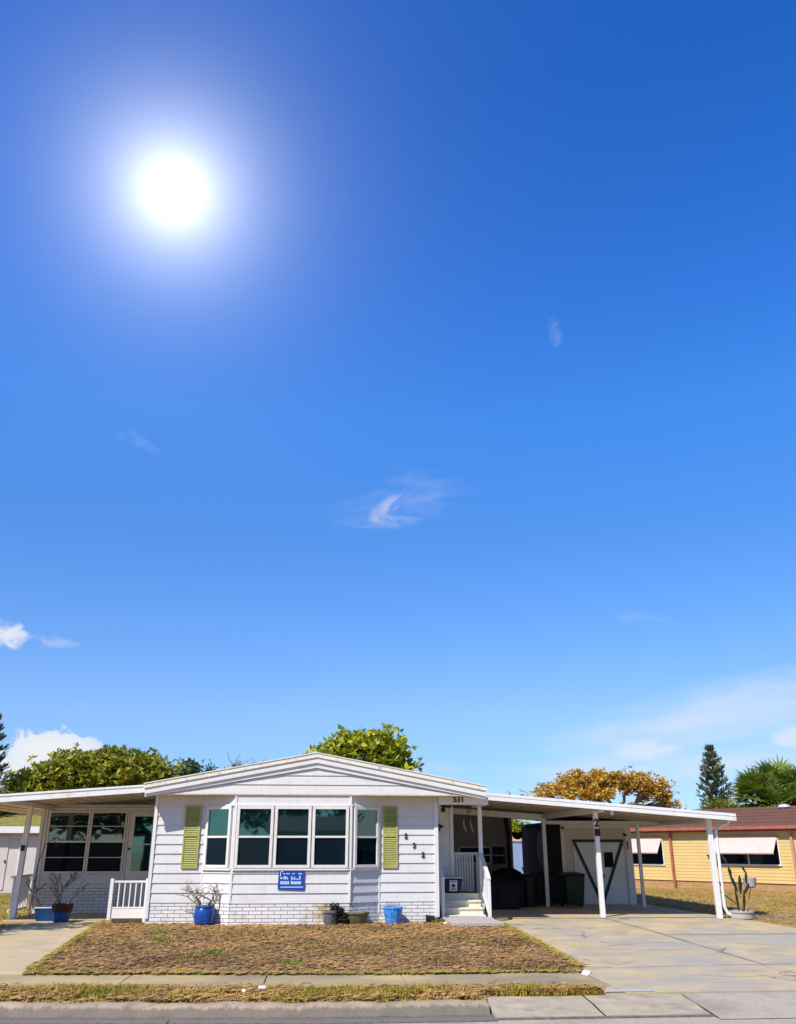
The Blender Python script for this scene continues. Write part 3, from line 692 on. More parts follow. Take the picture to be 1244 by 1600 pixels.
# things on the porch
tub = thing('black_tub', (3.08, 21.02, .532), 'black tub with a white label standing on the top porch step', 'tub')
MB().prism([(2.94, 20.92, .532), (3.24, 20.92, .532), (3.24, 21.2, .532), (2.94, 21.2, .532)], (0, 0, .0)).v
m = MB(); m.hexa([(2.93, 21.0, .532), (3.23, 21.0, .532), (3.23, 21.25, .532), (2.93, 21.25, .532), (2.88, 20.95, .84), (3.30, 20.95, .84), (3.30, 21.3, .84), (2.88, 21.3, .84)])
m.build('tub_body', 'black', tub, bevel=.01); MB().box(2.86, 3.32, 20.93, 21.32, .842, .87).build('rim', 'bldgwhite', tub, bevel=.006)
lb = MB().hexa([(3.0, 20.972, .58), (3.17, 20.972, .58), (3.17, 20.99, .58), (3.0, 20.99, .58), (3.0, 20.945, .80), (3.17, 20.945, .80), (3.17, 20.96, .80), (3.0, 20.96, .80)]).build('tub_label', 'signwhite', tub)
m = MB()
for z in (.61, .765): m.box(3.03, 3.14, 20.938, 20.97, z, z+.018)
m.box(3.05, 3.12, 20.940, 20.975, .66, .72); m.build('ornament', 'iron', tub)
MB().tube([(3.25, 21.15, .56), (3.35, 21.05, .56), (3.5, 21.0, .548), (3.62, 21.02, .546), (3.58, 21.12, .546)], .014).build('garden_hose', 'black', smooth=True)
tag(bpy.data.objects['garden_hose'], 'short black hose trailing across the top porch step from the tub', 'hose')
fl = thing('flood_light', (2.85, 20.6, 2.4), 'dark floodlight under the porch ceiling beside the house number', 'light')
MB().hexa([(2.82, 20.5, 2.33), (3.0, 20.5, 2.33), (3.0, 20.62, 2.33), (2.82, 20.62, 2.33), (2.76, 20.46, 2.39), (3.04, 20.46, 2.39), (3.04, 20.66, 2.39), (2.76, 20.66, 2.39)]).build('housing', 'iron', fl, bevel=.004)
MB().lathe((2.82, 20.5, 2.23), [(.01, 0), (.05, .02), (.06, .06), (.03, .1)], 12).build('lamp_head', 'iron', fl, smooth=True)
MB().box(2.87, 2.9, 20.5, 20.6, 2.39, 2.53).build('bracket', 'iron', fl)
bo = MB(); bo.tube([(2.73, 21.36, 2.0), (2.8, 21.3, 1.97), (2.87, 21.28, 1.94), (2.93, 21.27, 1.95)], [.035, .05, .035, .012], 8); bo.tube([(2.76, 21.33, 1.98), (2.82, 21.28, 1.9), (2.84, 21.27, 1.84)], [.03, .03, .008], 6)
bo.tube([(2.7, 21.39, 2.06), (2.76, 21.36, 1.99)], .015, 6)
tag(bo.build('bird_ornament', 'iron', smooth=True), 'small black iron bird ornament on the wall inside the porch', 'ornament')
wc = thing('hanging_ornament', (3.5, 21.1, 2.35), 'hanging ornament with an amber top and two pale curved blades, beside the porch post', 'ornament')
for dx in (-.08, .08): MB().tube([(3.47+dx, 21.1, 2.12), (3.45+dx, 21.1, 2.0), (3.5+dx, 21.1, 1.88), (3.53+dx, 21.1, 1.8)], [.008, .026, .024, .006], 8).build('blade', 'twig', wc, smooth=True)
MB().tube([(3.5, 21.1, 2.53), (3.5, 21.1, 2.2), (3.39, 21.1, 2.12)], .005, 5).tube([(3.5, 21.1, 2.2), (3.55, 21.1, 2.12)], .005, 5).build('cord', 'iron', wc)
MB().lathe((3.5, 21.1, 2.22), [(.02, 0), (.06, .03), (.06, .09), (.02, .12)], 12).build('amber_top', 'amber', wc, smooth=True)

# ------------------------------------------------------------ sunroom and its awning roof
sr = thing('sunroom', (-5.5, 23.6, 0), 'glazed sunroom annex with a lean-to white roof, joined to the left side of the house', 'annex')
SY = 23.6; fS = Fr((0, SY, 0), (1, 0, 0), (0, -1, 0))
MB().box(-6.86, XL, SY, SY+.1, 0, 2.5).box(-6.86, -6.76, SY+.1, 30, 0, 2.4).build('wall', 'siding', sr)
MB().fbox(fS, -6.84, -4.78, -.05, .62, .0, .015).build('brick_skirting', 'brick', sr)
m = MB(); m.fbox(fS, -6.88, -6.8, 0, 2.42, .002, .05); m.fbox(fS, -6.79, -6.73, 0, 2.42, .002, .03); m.fbox(fS, -6.7, -4.75, .68, .72, .002, .03); m.fbox(fS, -6.7, -3.9, 2.36, 2.42, .002, .04)
m.fbox(fS, -4.76, -4.71, .05, 2.36, .002, .045); m.fbox(fS, -4.06, -4.0, .05, 2.36, .002, .045)
build_each(m, 'corner_trim', 'trim', sr, bevel=.003)
window(sr, fS, -6.69, -5.67, .90, 2.35, upper='porchglass', lower='darkglass', fw=.045, thirds=True)
window(sr, fS, -5.66, -4.77, .90, 2.35, upper='porchglass', lower='darkglass', fw=.045, thirds=True)
d = MB().fbox(fS, -4.70, -4.07, .06, 2.34, .003, .03).build('door', 'winframe', sr, bevel=.003)
f_ = MB(); f_.fbox(fS, -4.58, -4.14, 1.58, 2.22, .028, .034); f_.build('door_glass', 'glass', d)
MB().fbox(fS, -4.58, -4.14, .95, 1.55, .028, .034).build('door_glass', 'glass', d)
m = MB(); m.lathe((0, 0, 0), [(.001, 0), (.03, .0), (.03, .04), (.001, .045)], 12)
m.v = [(-4.655+x, SY-.032-z, 1.46+y) for x, y, z in m.v]; m.build('door_knob', 'iron', d, smooth=True)
def lz(x): return 2.53+(x+6.76)*.072    # awning roof top height
m = MB(); m.prism([(-8.2, 20.02, lz(-8.2)), (-3.5, 20.02, lz(-3.5)), (-3.5, 20.02, lz(-3.5)-.05), (-8.2, 20.02, lz(-8.2)-.05)], (0, 10, 0))
lr = m.build('roof', 'metal_white', sr)
m = MB(); m.prism([(-8.22, 19.985, lz(-8.2)+.01), (-3.69, 19.985, lz(-3.69)+.01), (-3.69, 19.985, lz(-3.69)-.15), (-8.22, 19.985, lz(-8.2)-.15)], (0, .03, 0))
m.prism([(-8.22, 19.97, lz(-8.2)+.012), (-3.69, 19.97, lz(-3.69)+.012), (-3.69, 19.97, lz(-3.69)-.03), (-8.22, 19.97, lz(-8.2)-.03)], (0, .014, 0))
m.build('fascia', 'metal_white', lr, bevel=.003)
m = MB()
for i in range(15):
    x = -8.1+i*.31; m.box(x, x+.02, 20.03, 29.9, lz(x)-.075, lz(x)-.052)
m.build('ceiling_seam', 'soffit', lr)
m = MB().prism([(-8.1, 20.04, lz(-8.1)-.051), (-3.5, 20.04, lz(-3.5)-.051), (-3.5, 20.04, lz(-3.5)-.06), (-8.1, 20.04, lz(-8.1)-.06)], (0, 9.9, 0)).build('ceiling', 'soffit', lr)
def post(parent, x, y, z1, z0=0, s=.05, nm='post', lean=0):
    m = MB(); m.hexa([(x-s-lean, y-s, z0), (x+s-lean, y-s, z0), (x+s-lean, y+s, z0), (x-s-lean, y+s, z0), (x-s, y-s, z1), (x+s, y-s, z1), (x+s, y+s, z1), (x-s, y+s, z1)])
    return m.build(nm, 'metal_white', parent, bevel=.006)
post(sr, -6.62, 21.75, 2.42, lean=.04, s=.055)
MB().box(-6.7, -6.6, 20.06, 23.55, 2.36, 2.455).build('beam', 'metal_white', sr)
m = MB(); m.box(-6.69, -6.6, 21.66, 21.70, 1.42, 1.54); m.build('wall_light', 'iron', sr)
rl = thing('side_railing', (-6.95, 22.6, 0), 'low white picket railing between the left awning post and the sunroom', 'railing')
m = MB()
for i in range(11): y = 21.95+i*.15; m.box(-6.83-i*.012, -6.79-i*.012, y, y+.05, .18, .84)
m.build('picket', 'trim', rl)['kind'] = 'stuff'
del rl.children[0]['kind']
MB().hexa([(-6.86, 21.85, .84), (-6.76, 21.85, .84), (-6.9, 23.6, .84), (-7.0, 23.6, .84), (-6.86, 21.85, .885), (-6.76, 21.85, .885), (-6.9, 23.6, .885), (-7.0, 23.6, .885)]).hexa([(-6.84, 21.85, .14), (-6.78, 21.85, .14), (-6.92, 23.6, .14), (-6.98, 23.6, .14), (-6.84, 21.85, .18), (-6.78, 21.85, .18), (-6.92, 23.6, .18), (-6.98, 23.6, .18)]).build('top_rail', 'trim', rl)
gtw = thing('railing_gate', (-4.0, 20.8, 0), 'small white railing gate with a solid bottom board at the left corner of the house', 'gate')
MB().box(-4.42, -4.35, 20.76, 20.83, .05, .86).build('post', 'trim', gtw, bevel=.004); MB().box(-3.67, -3.61, 20.76, 20.83, .0, .86).build('post', 'trim', gtw, bevel=.004)
MB().box(-4.35, -3.67, 20.78, 20.82, .78, .82).build('rail', 'trim', gtw, bevel=.003); MB().box(-4.35, -3.67, 20.78, 20.82, .27, .3).build('rail', 'trim', gtw, bevel=.003)
MB().box(-4.35, -3.67, 20.785, 20.815, .08, .268).build('bottom_board', 'trim', gtw)
m = MB()
for i in range(5): x = -4.24+i*.118; m.box(x, x+.024, 20.79, 20.81, .30, .78)
m.build('picket', 'trim', gtw)
stp = MB().box(-4.35, -3.55, 20.9, 21.6, 0, .12); tag(stp.build('side_step', 'slab', bevel=.01), 'low concrete step behind the white railing gate', 'step')

# ------------------------------------------------------------ carport
cp = thing('carport', (6.6, 21, 0), 'open white carport with a sloping flat roof over the driveway', 'carport')
def cz(x): return 2.64-(x-3.9)*.0745
m = MB(); m.prism([(3.6, 20.52, cz(3.6)), (9.63, 20.52, cz(9.63)), (9.63, 20.52, cz(9.63)-.05), (3.6, 20.52, cz(3.6)-.05)], (0, 9.9, 0))
cr_ = m.build('roof', 'metal_white', cp)
m = MB(); m.prism([(3.62, 20.485, cz(3.62)+.008), (9.65, 20.485, cz(9.65)+.008), (9.65, 20.485, cz(9.65)-.145), (3.62, 20.485, cz(3.62)-.145)], (0, .03, 0))
m.prism([(3.62, 20.462, cz(3.62)+.012), (9.66, 20.462, cz(9.66)+.012), (9.66, 20.462, cz(9.66)-.05), (3.62, 20.462, cz(3.62)-.05)], (0, .022, 0))
m.prism([(3.62, 20.462, cz(3.62)-.062), (9.66, 20.462, cz(9.66)-.062), (9.66, 20.462, cz(9.66)-.147), (3.62, 20.462, cz(3.62)-.147)], (0, .022, 0))
m.prism([(9.635, 20.52, cz(9.63)+.008), (9.665, 20.52, cz(9.63)+.008), (9.665, 20.52, cz(9.63)-.14), (9.635, 20.52, cz(9.63)-.14)], (0, 7.6, 0))
m.build('fascia', 'metal_white', cr_, bevel=.003)
m = MB().prism([(3.62, 20.53, cz(3.62)-.051), (9.62, 20.53, cz(9.62)-.051), (9.62, 20.53, cz(9.62)-.062), (3.62, 20.53, cz(3.62)-.062)], (0, 7.5, 0)).build('ceiling', 'soffit', cr_)
m = MB()
for i in range(19):
    x = 3.7+i*.315; m.box(x, x+.018, 20.54, 28, cz(x)-.078, cz(x)-.064)
m.build('ceiling_seam', 'soffit', cr_)
post(cp, 6.53, 21.15, cz(6.53)-.1, .0, .052, lean=.0); post(cp, 9.10, 20.75, cz(9.17)-.08, 0, .055); post(cp, 6.19, 24.85, 2.2, .0, .05); post(cp, 8.62, 24.25, 2.1, .0, .04)
b = MB(); b.prism([(3.2, 24.8, 2.53), (6.25, 24.8, 2.34), (6.25, 24.8, 2.19), (3.2, 24.8, 2.38)], (0, .1, 0)); b.build('beam', 'metal_white', cp)
b = MB(); b.box(6.14, 6.26, 24.9, 25.5, 2.19, 2.34); b.prism([(6.48, 20.6, cz(6.4)-.065), (6.58, 20.6, cz(6.5)-.065), (6.58, 20.6, cz(6.5)-.19), (6.48, 20.6, cz(6.4)-.19)], (-.32, 4.2, -.04)); b.build('beam', 'metal_white', cp)
b = MB(); b.box(6.25, 9.6, 25.24, 25.34, 2.10, 2.19); b.build('beam', 'metal_white', cp)
plq = MB().box(6.47, 6.60, 21.075, 21.095, 1.74, 1.90).build('number_plate', 'black', cp)
text('2', .24, (6.53, 21.09, 1.90), .012, 'iron', 'post_number', cp, bold=.03)
MB().tube([(9.6, 20.7, 2.1), (9.56, 20.76, 2.0), (9.42, 20.78, 1.97), (9.26, 20.76, 1.86), (9.24, 20.76, .25), (9.29, 20.74, .1), (9.48, 20.7, .05)], .036, 10).build('downspout', 'metal_white', cp, smooth=True)
MB().box(6.72, 6.78, 20.56, 20.6, 2.19, 2.28).build('roof_clip', 'trim', cp)

# ------------------------------------------------------------ storage shed under the carport
sh = thing('storage_shed', (7.8, 25.4, 0), 'beige storage shed with white doors and a green V brace, behind the carport posts', 'shed')
HY = 25.4; fH = Fr((0, HY, 0), (1, 0, 0), (0, -1, 0)); sx0, sx1 = 6.82, 8.8
m = MB(); m.box(sx0, sx1, HY, 30.4, 0, 2.15); siding(m, fH, sx0, sx1, .03, 2.1, .12, .012)
m.build('wall', 'shedwall', sh)
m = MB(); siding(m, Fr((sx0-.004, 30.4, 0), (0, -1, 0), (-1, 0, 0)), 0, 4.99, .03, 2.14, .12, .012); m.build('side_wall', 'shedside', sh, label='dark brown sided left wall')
MB().prism([(sx0-.15, HY-.03, 2.16), (sx1+.12, HY-.03, 2.16), (sx1+.12, HY-.03, 2.19), (7.8, HY-.03, 2.2), (sx0-.15, HY-.03, 2.19)], (0, 5.3, 0)).build('roof', 'interior', sh)
m = MB(); m.fbox(fH, sx0-.02, sx0+.07, .02, 2.12, .014, .03); m.fbox(fH, sx1-.16, sx1+.02, .02, 2.12, .014, .03); m.fbox(fH, sx0+.07, sx1-.16, 2.0, 2.12, .014, .028); build_each(m, 'corner_trim', 'sheddoor', sh)
for a, b_ in ((7.13, 7.83), (7.85, 8.56)):
    dd = MB().fbox(fH, a, b_, .05, 1.68, .016, .04).build('door', 'sheddoor', sh, bevel=.004)
    if a > 7.5:
        MB().fbox(fH, 7.99, 8.24, .98, 1.37, .04, .055).build('door_window', 'darkglass', dd)
        mm = MB(); mm.v = []; mm.fbox(fH, 7.93, 7.96, .74, .80, .04, .075); mm.build('handle', 'iron', dd)
V = MB(); V.fbox(fH, 7.11, 8.58, 1.63, 1.70, .045, .065)
def diag(a, b_):
    (x0, z0), (x1, z1) = a, b_; V.hexa([fH(x0-.045, z0, .062), fH(x0+.045, z0, .062), fH(x0+.045, z0, .045), fH(x0-.045, z0, .045), fH(x1-.045, z1, .062), fH(x1+.045, z1, .062), fH(x1+.045, z1, .045), fH(x1-.045, z1, .045)])
diag((7.80, .16), (7.17, 1.625)); diag((7.90, .16), (8.53, 1.625)); V.fbox(fH, 7.76, 7.94, .09, .155, .045, .062)
V.build('door_brace', 'dkgreen', sh)
for x, z in ((6.84, 2.0), (8.62, 1.82)):
    MB().hexa([(x-.02, HY-.1, z-.03), (x+.02, HY-.1, z-.03), (x+.02, HY-.01, z), (x-.02, HY-.01, z), (x-.02+.05, HY-.16, z), (x+.05, HY-.16, z), (x+.02, HY-.01, z+.05), (x-.02, HY-.01, z+.05)]).build('wall_light', 'iron', sh)
MB().box(8.68, 8.71, HY-.045, HY-.03, 1.45, 1.66).build('thermometer', 'iron', sh)
m = MB(); m.lathe((0, 0, 0), [(.001, 0), (.5, 0), (.5, .03), (.42, .04), (.001, .04)], 28); m.v = [(sx0-.016-z, 27.6+x*1.0, 1.45+y) for x, y, z in m.v]
m.build('round_panel', 'black', sh)

# ------------------------------------------------------------ bins and covered grill
def wheelie(x, y, mat, label):
    r = thing('wheelie_bin', (x, y, .02), label, 'bin', 'wheelie bins under the carport')
    w_, d_ = .27, .3
    MB().hexa([(x-w_+.06, y-d_+.06, .08), (x+w_-.06, y-d_+.06, .08), (x+w_-.06, y+d_-.04, .08), (x-w_+.06, y+d_-.04, .08), (x-w_, y-d_, .80), (x+w_, y-d_, .80), (x+w_, y+d_, .80), (x-w_, y+d_, .80)]).build('bin_body', mat, r, bevel=.02)
    lid = MB().hexa([(x-w_-.02, y-d_-.04, .802), (x+w_+.02, y-d_-.04, .802), (x+w_+.02, y+d_+.03, .802), (x-w_-.02, y+d_+.03, .802), (x-w_+.02, y-d_, .85), (x+w_-.02, y-d_, .85), (x+w_-.02, y+d_, .88), (x-w_+.02, y+d_, .88)]).build('lid', mat, r, bevel=.012)
    for s in (-1, 1):
        q = MB(); q.lathe((0, 0, 0), [(.02, -.03), (.1, -.03), (.11, 0), (.1, .03), (.02, .03)], 16); q.v = [(x+s*.25+zz_, y+.24+xx_, .13+yy_) for xx_, yy_, zz_ in q.v]; q.build('wheel', 'rubber', r, smooth=True)
    return r
b1 = wheelie(6.80, 24.5, 'bingreen', 'dark green wheelie bin with a pale label strip, in front of the shed doors')
MB().box(6.66, 6.80, 24.215, 24.225, .70, .725).build('label_strip', 'steps', b1)
b2 = wheelie(6.22, 25.35, 'binblack', 'black wheelie bin beside the green one, behind the carport post')
tcn = thing('trash_can', (5.72, 25.0, 0), 'round black trash can with a flat lid, left of the wheelie bins', 'bin')
MB().lathe((5.72, 25.0, .02), [(.22, 0), (.27, .7), (.285, .71), (.285, .74)], 28).build('can_body', 'binblack', tcn, smooth=True)
MB().lathe((5.72, 25.0, .76), [(.29, 0), (.3, .02), (.26, .05), (.1, .07), (.001, .075)], 28).build('lid', 'binblack', tcn, smooth=True)
MB().tube([(5.64, 24.92, .815), (5.65, 24.92, .85), (5.79, 24.92, .85), (5.8, 24.92, .815)], .012, 6).build('lid_handle', 'greypot', tcn)
def covered(name, label, cat, x, y, w_, d_, prof_, seed):
    random.seed(seed); mb = MB(); n = 40
    for k_, (f, z) in enumerate(prof_):
        for j in range(n):
            q = 2*math.pi*j/n; c, s = math.cos(q), math.sin(q)
            r_ = 1/max(abs(c)**1.0, abs(s)**1.0)**.75
            wob = 1+.05*(1-z)*math.sin(q*9+seed)+.02*math.sin(q*17)
            mb.v.append((x+c*r_*w_*f*wob, y+s*r_*d_*f*wob, z))
    for k_ in range(len(prof_)-1):
        for j in range(n): mb.f.append((k_*n+j, k_*n+(j+1) % n, (k_+1)*n+(j+1) % n, (k_+1)*n+j))
    mb.f.append(tuple(range((len(prof_)-1)*n, len(prof_)*n)))
    return tag(mb.build(name, 'tarp', smooth=True), label, cat)
covered('covered_grill', 'grill under a peaked black cover beside the porch steps in the carport', 'grill', 4.72, 24.2, .52, .34, [(1.0, .02), (.98, .3), (.95, .58), (.6, .68), (.12, .79), (.01, .8)], 3)
covered('tarp_heap', 'rounded heap under a black tarp against the rear of the carport', 'tarp', 5.42, 26.3, .52, .5, [(1.05, .01), (1.0, .4), (.9, .68), (.7, .84), (.4, .93), (.01, .96)], 7)
covered('tarp_crate', 'low long black covered crate between grill and trash can', 'crate', 5.2, 24.9, .35, .3, [(1.0, .02), (.98, .4), (.95, .64), (.8, .68), (.01, .69)], 5)
hb = thing('hanging_basket', (5.95, 26.9, 2.3), 'dark hanging basket with trailing leaves at the rear corner of the carport', 'plant')
MB().lathe((5.97, 27.2, 1.72), [(.05, 0), (.14, .05), (.18, .2)], 16).build('basket', 'black', hb, smooth=True)
MB().tube([(5.85, 27.2, 1.9), (5.97, 27.2, 2.25), (6.09, 27.2, 1.9)], .006, 5).tube([(5.97, 27.2, 2.25), (5.97, 27.2, 2.42)], .006, 5).build('hanger', 'iron', hb)

# ------------------------------------------------------------ foliage helpers
def leaf(mb, c, s, d=None, col=None, w=.45):
    d = d or Vector((random.gauss(0, 1), random.gauss(0, 1), random.gauss(0, .8))); d.normalize()
    a = d.orthogonal().normalized(); a = Matrix.Rotation(random.uniform(0, 6.28), 3, d) @ a
    n_ = d.cross(a)
    mb.poly([c, c+d*s*.5+a*s*w*.5+n_*s*.08, c+d*s, c+d*s*.5-a*s*w*.5+n_*s*.08])
    mb.r.append(random.random() if col is None else min(1, max(0, col)))
def rosette(mb, c, s, n_, w=.45, up=.4, base=.0, spread=1.0):
    ax = Vector((random.gauss(0, .6), random.gauss(0, .6), 1)).normalized()
    tone = random.uniform(-.18, .18)
    for i in range(n_):
        q = 6.283*i/n_+random.uniform(-.3, .3)
        u = ax.orthogonal().normalized(); v = ax.cross(u)
        d = (u*math.cos(q)+v*math.sin(q)+ax*random.uniform(-.2, up*2)).normalized()
        leaf(mb, c, s*random.uniform(.7, 1.15), d, base+tone+random.random()*spread, w)
def limb(mb, a, b, r0, r1, n_=5, wob=.08, seg=6):
    a, b = Vector(a), Vector(b); L = (b-a).length; P = []
    for i in range(n_+1):
        t = i/n_; p_ = a.lerp(b, t)
        if 0 < i < n_: p_ += Vector((random.gauss(0, 1), random.gauss(0, 1), random.gauss(0, .6)))*L*wob*.5
        p_.z += math.sin(t*math.pi)*L*.05
        P.append(p_)
    mb.tube(P, [r0+(r1-r0)*i/n_ for i in range(n_+1)], seg); return P
def tree(name, label, cat, base, blobs, lmat, bmat, ls, nclump, per, trunk_r=.2, fork=.35, w=.45, seed=1, gap=0, twigs=2, group=None, shell=.55, lean=0):
    """blobs: (x,y,z,rx,ry,rz) ellipsoids holding leaf clumps"""
    random.seed(seed); r = thing(name, base, label, cat, group)
    lf = MB(); lf.r = []; tk = MB(); B = Vector(base)
    ztop = max(b_[2]+b_[5] for b_ in blobs); fk = B+Vector((lean, 0, (ztop-B.z)*fork))
    limb(tk, B-Vector((0, 0, .1)), fk, trunk_r, trunk_r*.7, 4, .05, 9)
    vol = [b_[3]*b_[4]*b_[5] for b_ in blobs]; tv = sum(vol)
    for b_, v_ in zip(blobs, vol):
        c = Vector(b_[:3]); k_ = max(3, int(nclump*v_/tv))
        P = limb(tk, fk, c-Vector((0, 0, b_[5]*.3)), trunk_r*.5, trunk_r*.22, 5, .12, 7)
        for i in range(k_):
            d = Vector((random.gauss(0, 1), random.gauss(0, 1), random.gauss(0, 1))).normalized()*(shell+(1-shell)*random.random())
            if d.z < -.5 and random.random() < .7: d.z *= -.6
            if gap and math.sin(d.x*4+b_[0]*3)*math.sin(d.z*5+b_[2]) > 1-gap: continue
            q = c+Vector((d.x*b_[3], d.y*b_[4], d.z*b_[5]))
            rosette(lf, q, ls, per, w)
            for _ in range(2): rosette(lf, q+Vector((random.gauss(0, 1), random.gauss(0, 1), random.gauss(0, .7)))*ls*.9, ls*.85, max(4, per-3), w)
            if i < k_*twigs*.25 or (twigs >= 4): limb(tk, P[random.choice((-1, -2, -3))], q, trunk_r*.14, trunk_r*.04, 3, .15, 5)
    tk.build('trunk', bmat, r, smooth=True); lf.build('crown', lmat, r, recalc=False)
    return r
tree('broadleaf_tree', 'wide dense green tree rising behind the sunroom roof at the left', 'tree', (-9.3, 38.5, 0),
     [(-11.4, 38, 3.55, 1.2, 1.5, .9), (-10.2, 38, 4.1, 1.3, 1.5, 1.05), (-8.9, 38.2, 4.4, 1.3, 1.5, .9), (-7.6, 38, 4.3, 1.2, 1.4, .9), (-6.8, 38, 3.95, .9, 1.3, .8), (-9, 38.5, 3.1, 3.2, 1.6, .9), (-12.2, 38.0, 2.6, 1.0, 1.2, 1.0), (-13.4, 38.2, 1.9, 1.0, 1.2, .9)],
     'leaf_green', 'bark', .30, 2000, 8, .28, .3, .5, 21)
tree('slender_tree', 'sparse dark green tree at the right edge of the wide green tree', 'tree', (-5.2, 40, 0),
     [(-5.7, 40, 4.6, .5, .6, .5), (-4.9, 40, 4.3, .8, .6, .4)], 'leaf_dark', 'twigdark', .26, 80, 6, .12, .5, .3, 5, twigs=4)
random.seed(77)
bt = thing('bare_tree', (-3.4, 42, 0), 'leafless grey twiggy tree behind the left slope of the roof', 'tree'); m = MB(); lf = MB(); lf.r = []
limb(m, (-3.4, 42, 0), (-3.4, 42, 3.4), .16, .1)
for i in range(42):
    q = (-3.5+random.gauss(0, 1.0), 42+random.gauss(0, .6), 4.25+random.random()*1.0)
    q = (q[0], q[1], min(q[2], 5.5-abs(q[0]+3.3)*.45))
    P = limb(m, (-3.4+random.gauss(0, .2), 42, 3.2), q, .06, .012, 5, .12, 5)
    for _ in range(4):
        a = P[random.choice((2, 3, 4, 5))]; e = a+Vector((random.gauss(0, .22), random.gauss(0, .2), random.uniform(.15, .5))); e.z = min(e.z, 5.75); limb(m, a, e, .018, .006, 3, .15, 4)
        if random.random() < .6: rosette(lf, e-Vector((0, 0, .3)), .16, 5, .35)
m.build('trunk', 'twig', bt, smooth=True); lf.build('crown', 'leaf_dark', bt, recalc=False)
tree('sea_almond_tree', 'bright yellow-green broad-leaved tree showing above the roof ridge', 'tree', (2.4, 34, 0),
     [(-.1, 34, 4.5, .5, .6, .28), (.65, 34, 4.85, .55, .7, .34), (1.4, 34, 5.15, .65, .7, .38), (2.3, 34, 5.15, .65, .7, .38), (2.95, 34.2, 4.85, .42, .5, .4), (3.05, 34.2, 4.2, .3, .4, .35), (-.35, 34.1, 4.45, .3, .3, .2), (1.3, 34, 4.3, .5, .6, .2), (3.2, 34, 4.1, .3, .5, .3), (2.3, 34, 4.6, .4, .5, .25)],
     'leaf_bright', 'barkdark', .34, 215, 8, .16, .62, .55, 31, twigs=4, shell=.3)
tree('orange_tree', 'spreading orange leaved tree behind the carport roof', 'tree', (13.2, 40, 0),
     [(10.3, 40, 3.75, .8, .9, .38), (11.5, 40, 4.15, 1.0, 1, .55), (12.9, 40, 4.3, 1.1, 1, .5), (14.2, 40, 4.2, 1.0, 1, .5), (15.2, 40, 3.85, .9, 1, .5), (12.0, 39.5, 3.7, 1.3, 1, .3), (15.7, 40, 3.3, .5, .7, .45), (9.3, 40, 3.5, .6, .6, .2)],
     'leaf_orange', 'twig', .24, 520, 7, .2, .6, .42, 41, twigs=4, gap=.5)
def pine(name, label, x, y, ztop, rmax, seed, tiers, thick=.06, zb=1.2):
    random.seed(seed); r = thing(name, (x, y, 0), label, 'tree', 'columnar pines beyond the houses'); tk = MB(); lf = MB(); lf.r = []
    tk.tube([(x, y, -.1), (x+.05, y, ztop*.5), (x, y, ztop-.1)], [.16, .1, .02], 8)
    for t in range(tiers):
        z = zb+(ztop-zb-.1)*t/(tiers-1); f = 1-t/(tiers-1)
        L = rmax*(.10+.9*min(1, f*2.0)**.8)*random.uniform(.85, 1.1)
        for k_ in range(6):
            q = 6.283*k_/6+t*1.3+random.uniform(-.2, .2); P = []
            for i in range(6):
                u = i/5; P.append(Vector((x+math.cos(q)*L*u, y+math.sin(q)*L*u, z-.05*L+L*(.5*u*u-.05*u)+.1*u)))
            tk.tube(P, [.02, .018, .015, .012, .01, .008], 4)
            tone = random.random()*.5
            for i in range(11):
                u = (i+1.5)/12.5; a = P[min(4, int(u*5))].lerp(P[min(5, int(u*5)+1)], u*5-int(u*5))
                for _ in range(3):
                    d = (P[5]-P[3]).normalized()+Vector((random.gauss(0, .5), random.gauss(0, .5), random.gauss(.35, .4)))
                    leaf(lf, a+Vector((random.gauss(0, 1), random.gauss(0, 1), random.gauss(0, 1)))*thick*.4, thick*3, d, tone+random.random()*.5, .3)
    tk.build('trunk', 'barkdark', r, smooth=True); lf.build('crown', 'leaf_pine', r, recalc=False); return r
pine('norfolk_pine', 'tall dark pine cut by the left edge of the photo', -12.8, 36, 6.2, .9, 3, 13, .085)
pine('norfolk_pine', 'slim columnar grey-green pine above the brown roof, beside the palms', 24.8, 55, 7.3, 1.05, 9, 15, .12)
tree('broadleaf_shrub', 'yellow-green bush at the foot of the columnar pine, above the brown roof', 'bush', (24.6, 53, 0), [(24.2, 53, 3.6, .9, .8, .7), (25.4, 53, 3.4, .9, .8, .6), (24.8, 53, 2.6, 1.4, .8, .9), (23.4, 53, 3.4, .4, .5, .6)], 'leaf_shrub', 'bark', .26, 300, 6, .14, .3, .3, 51)
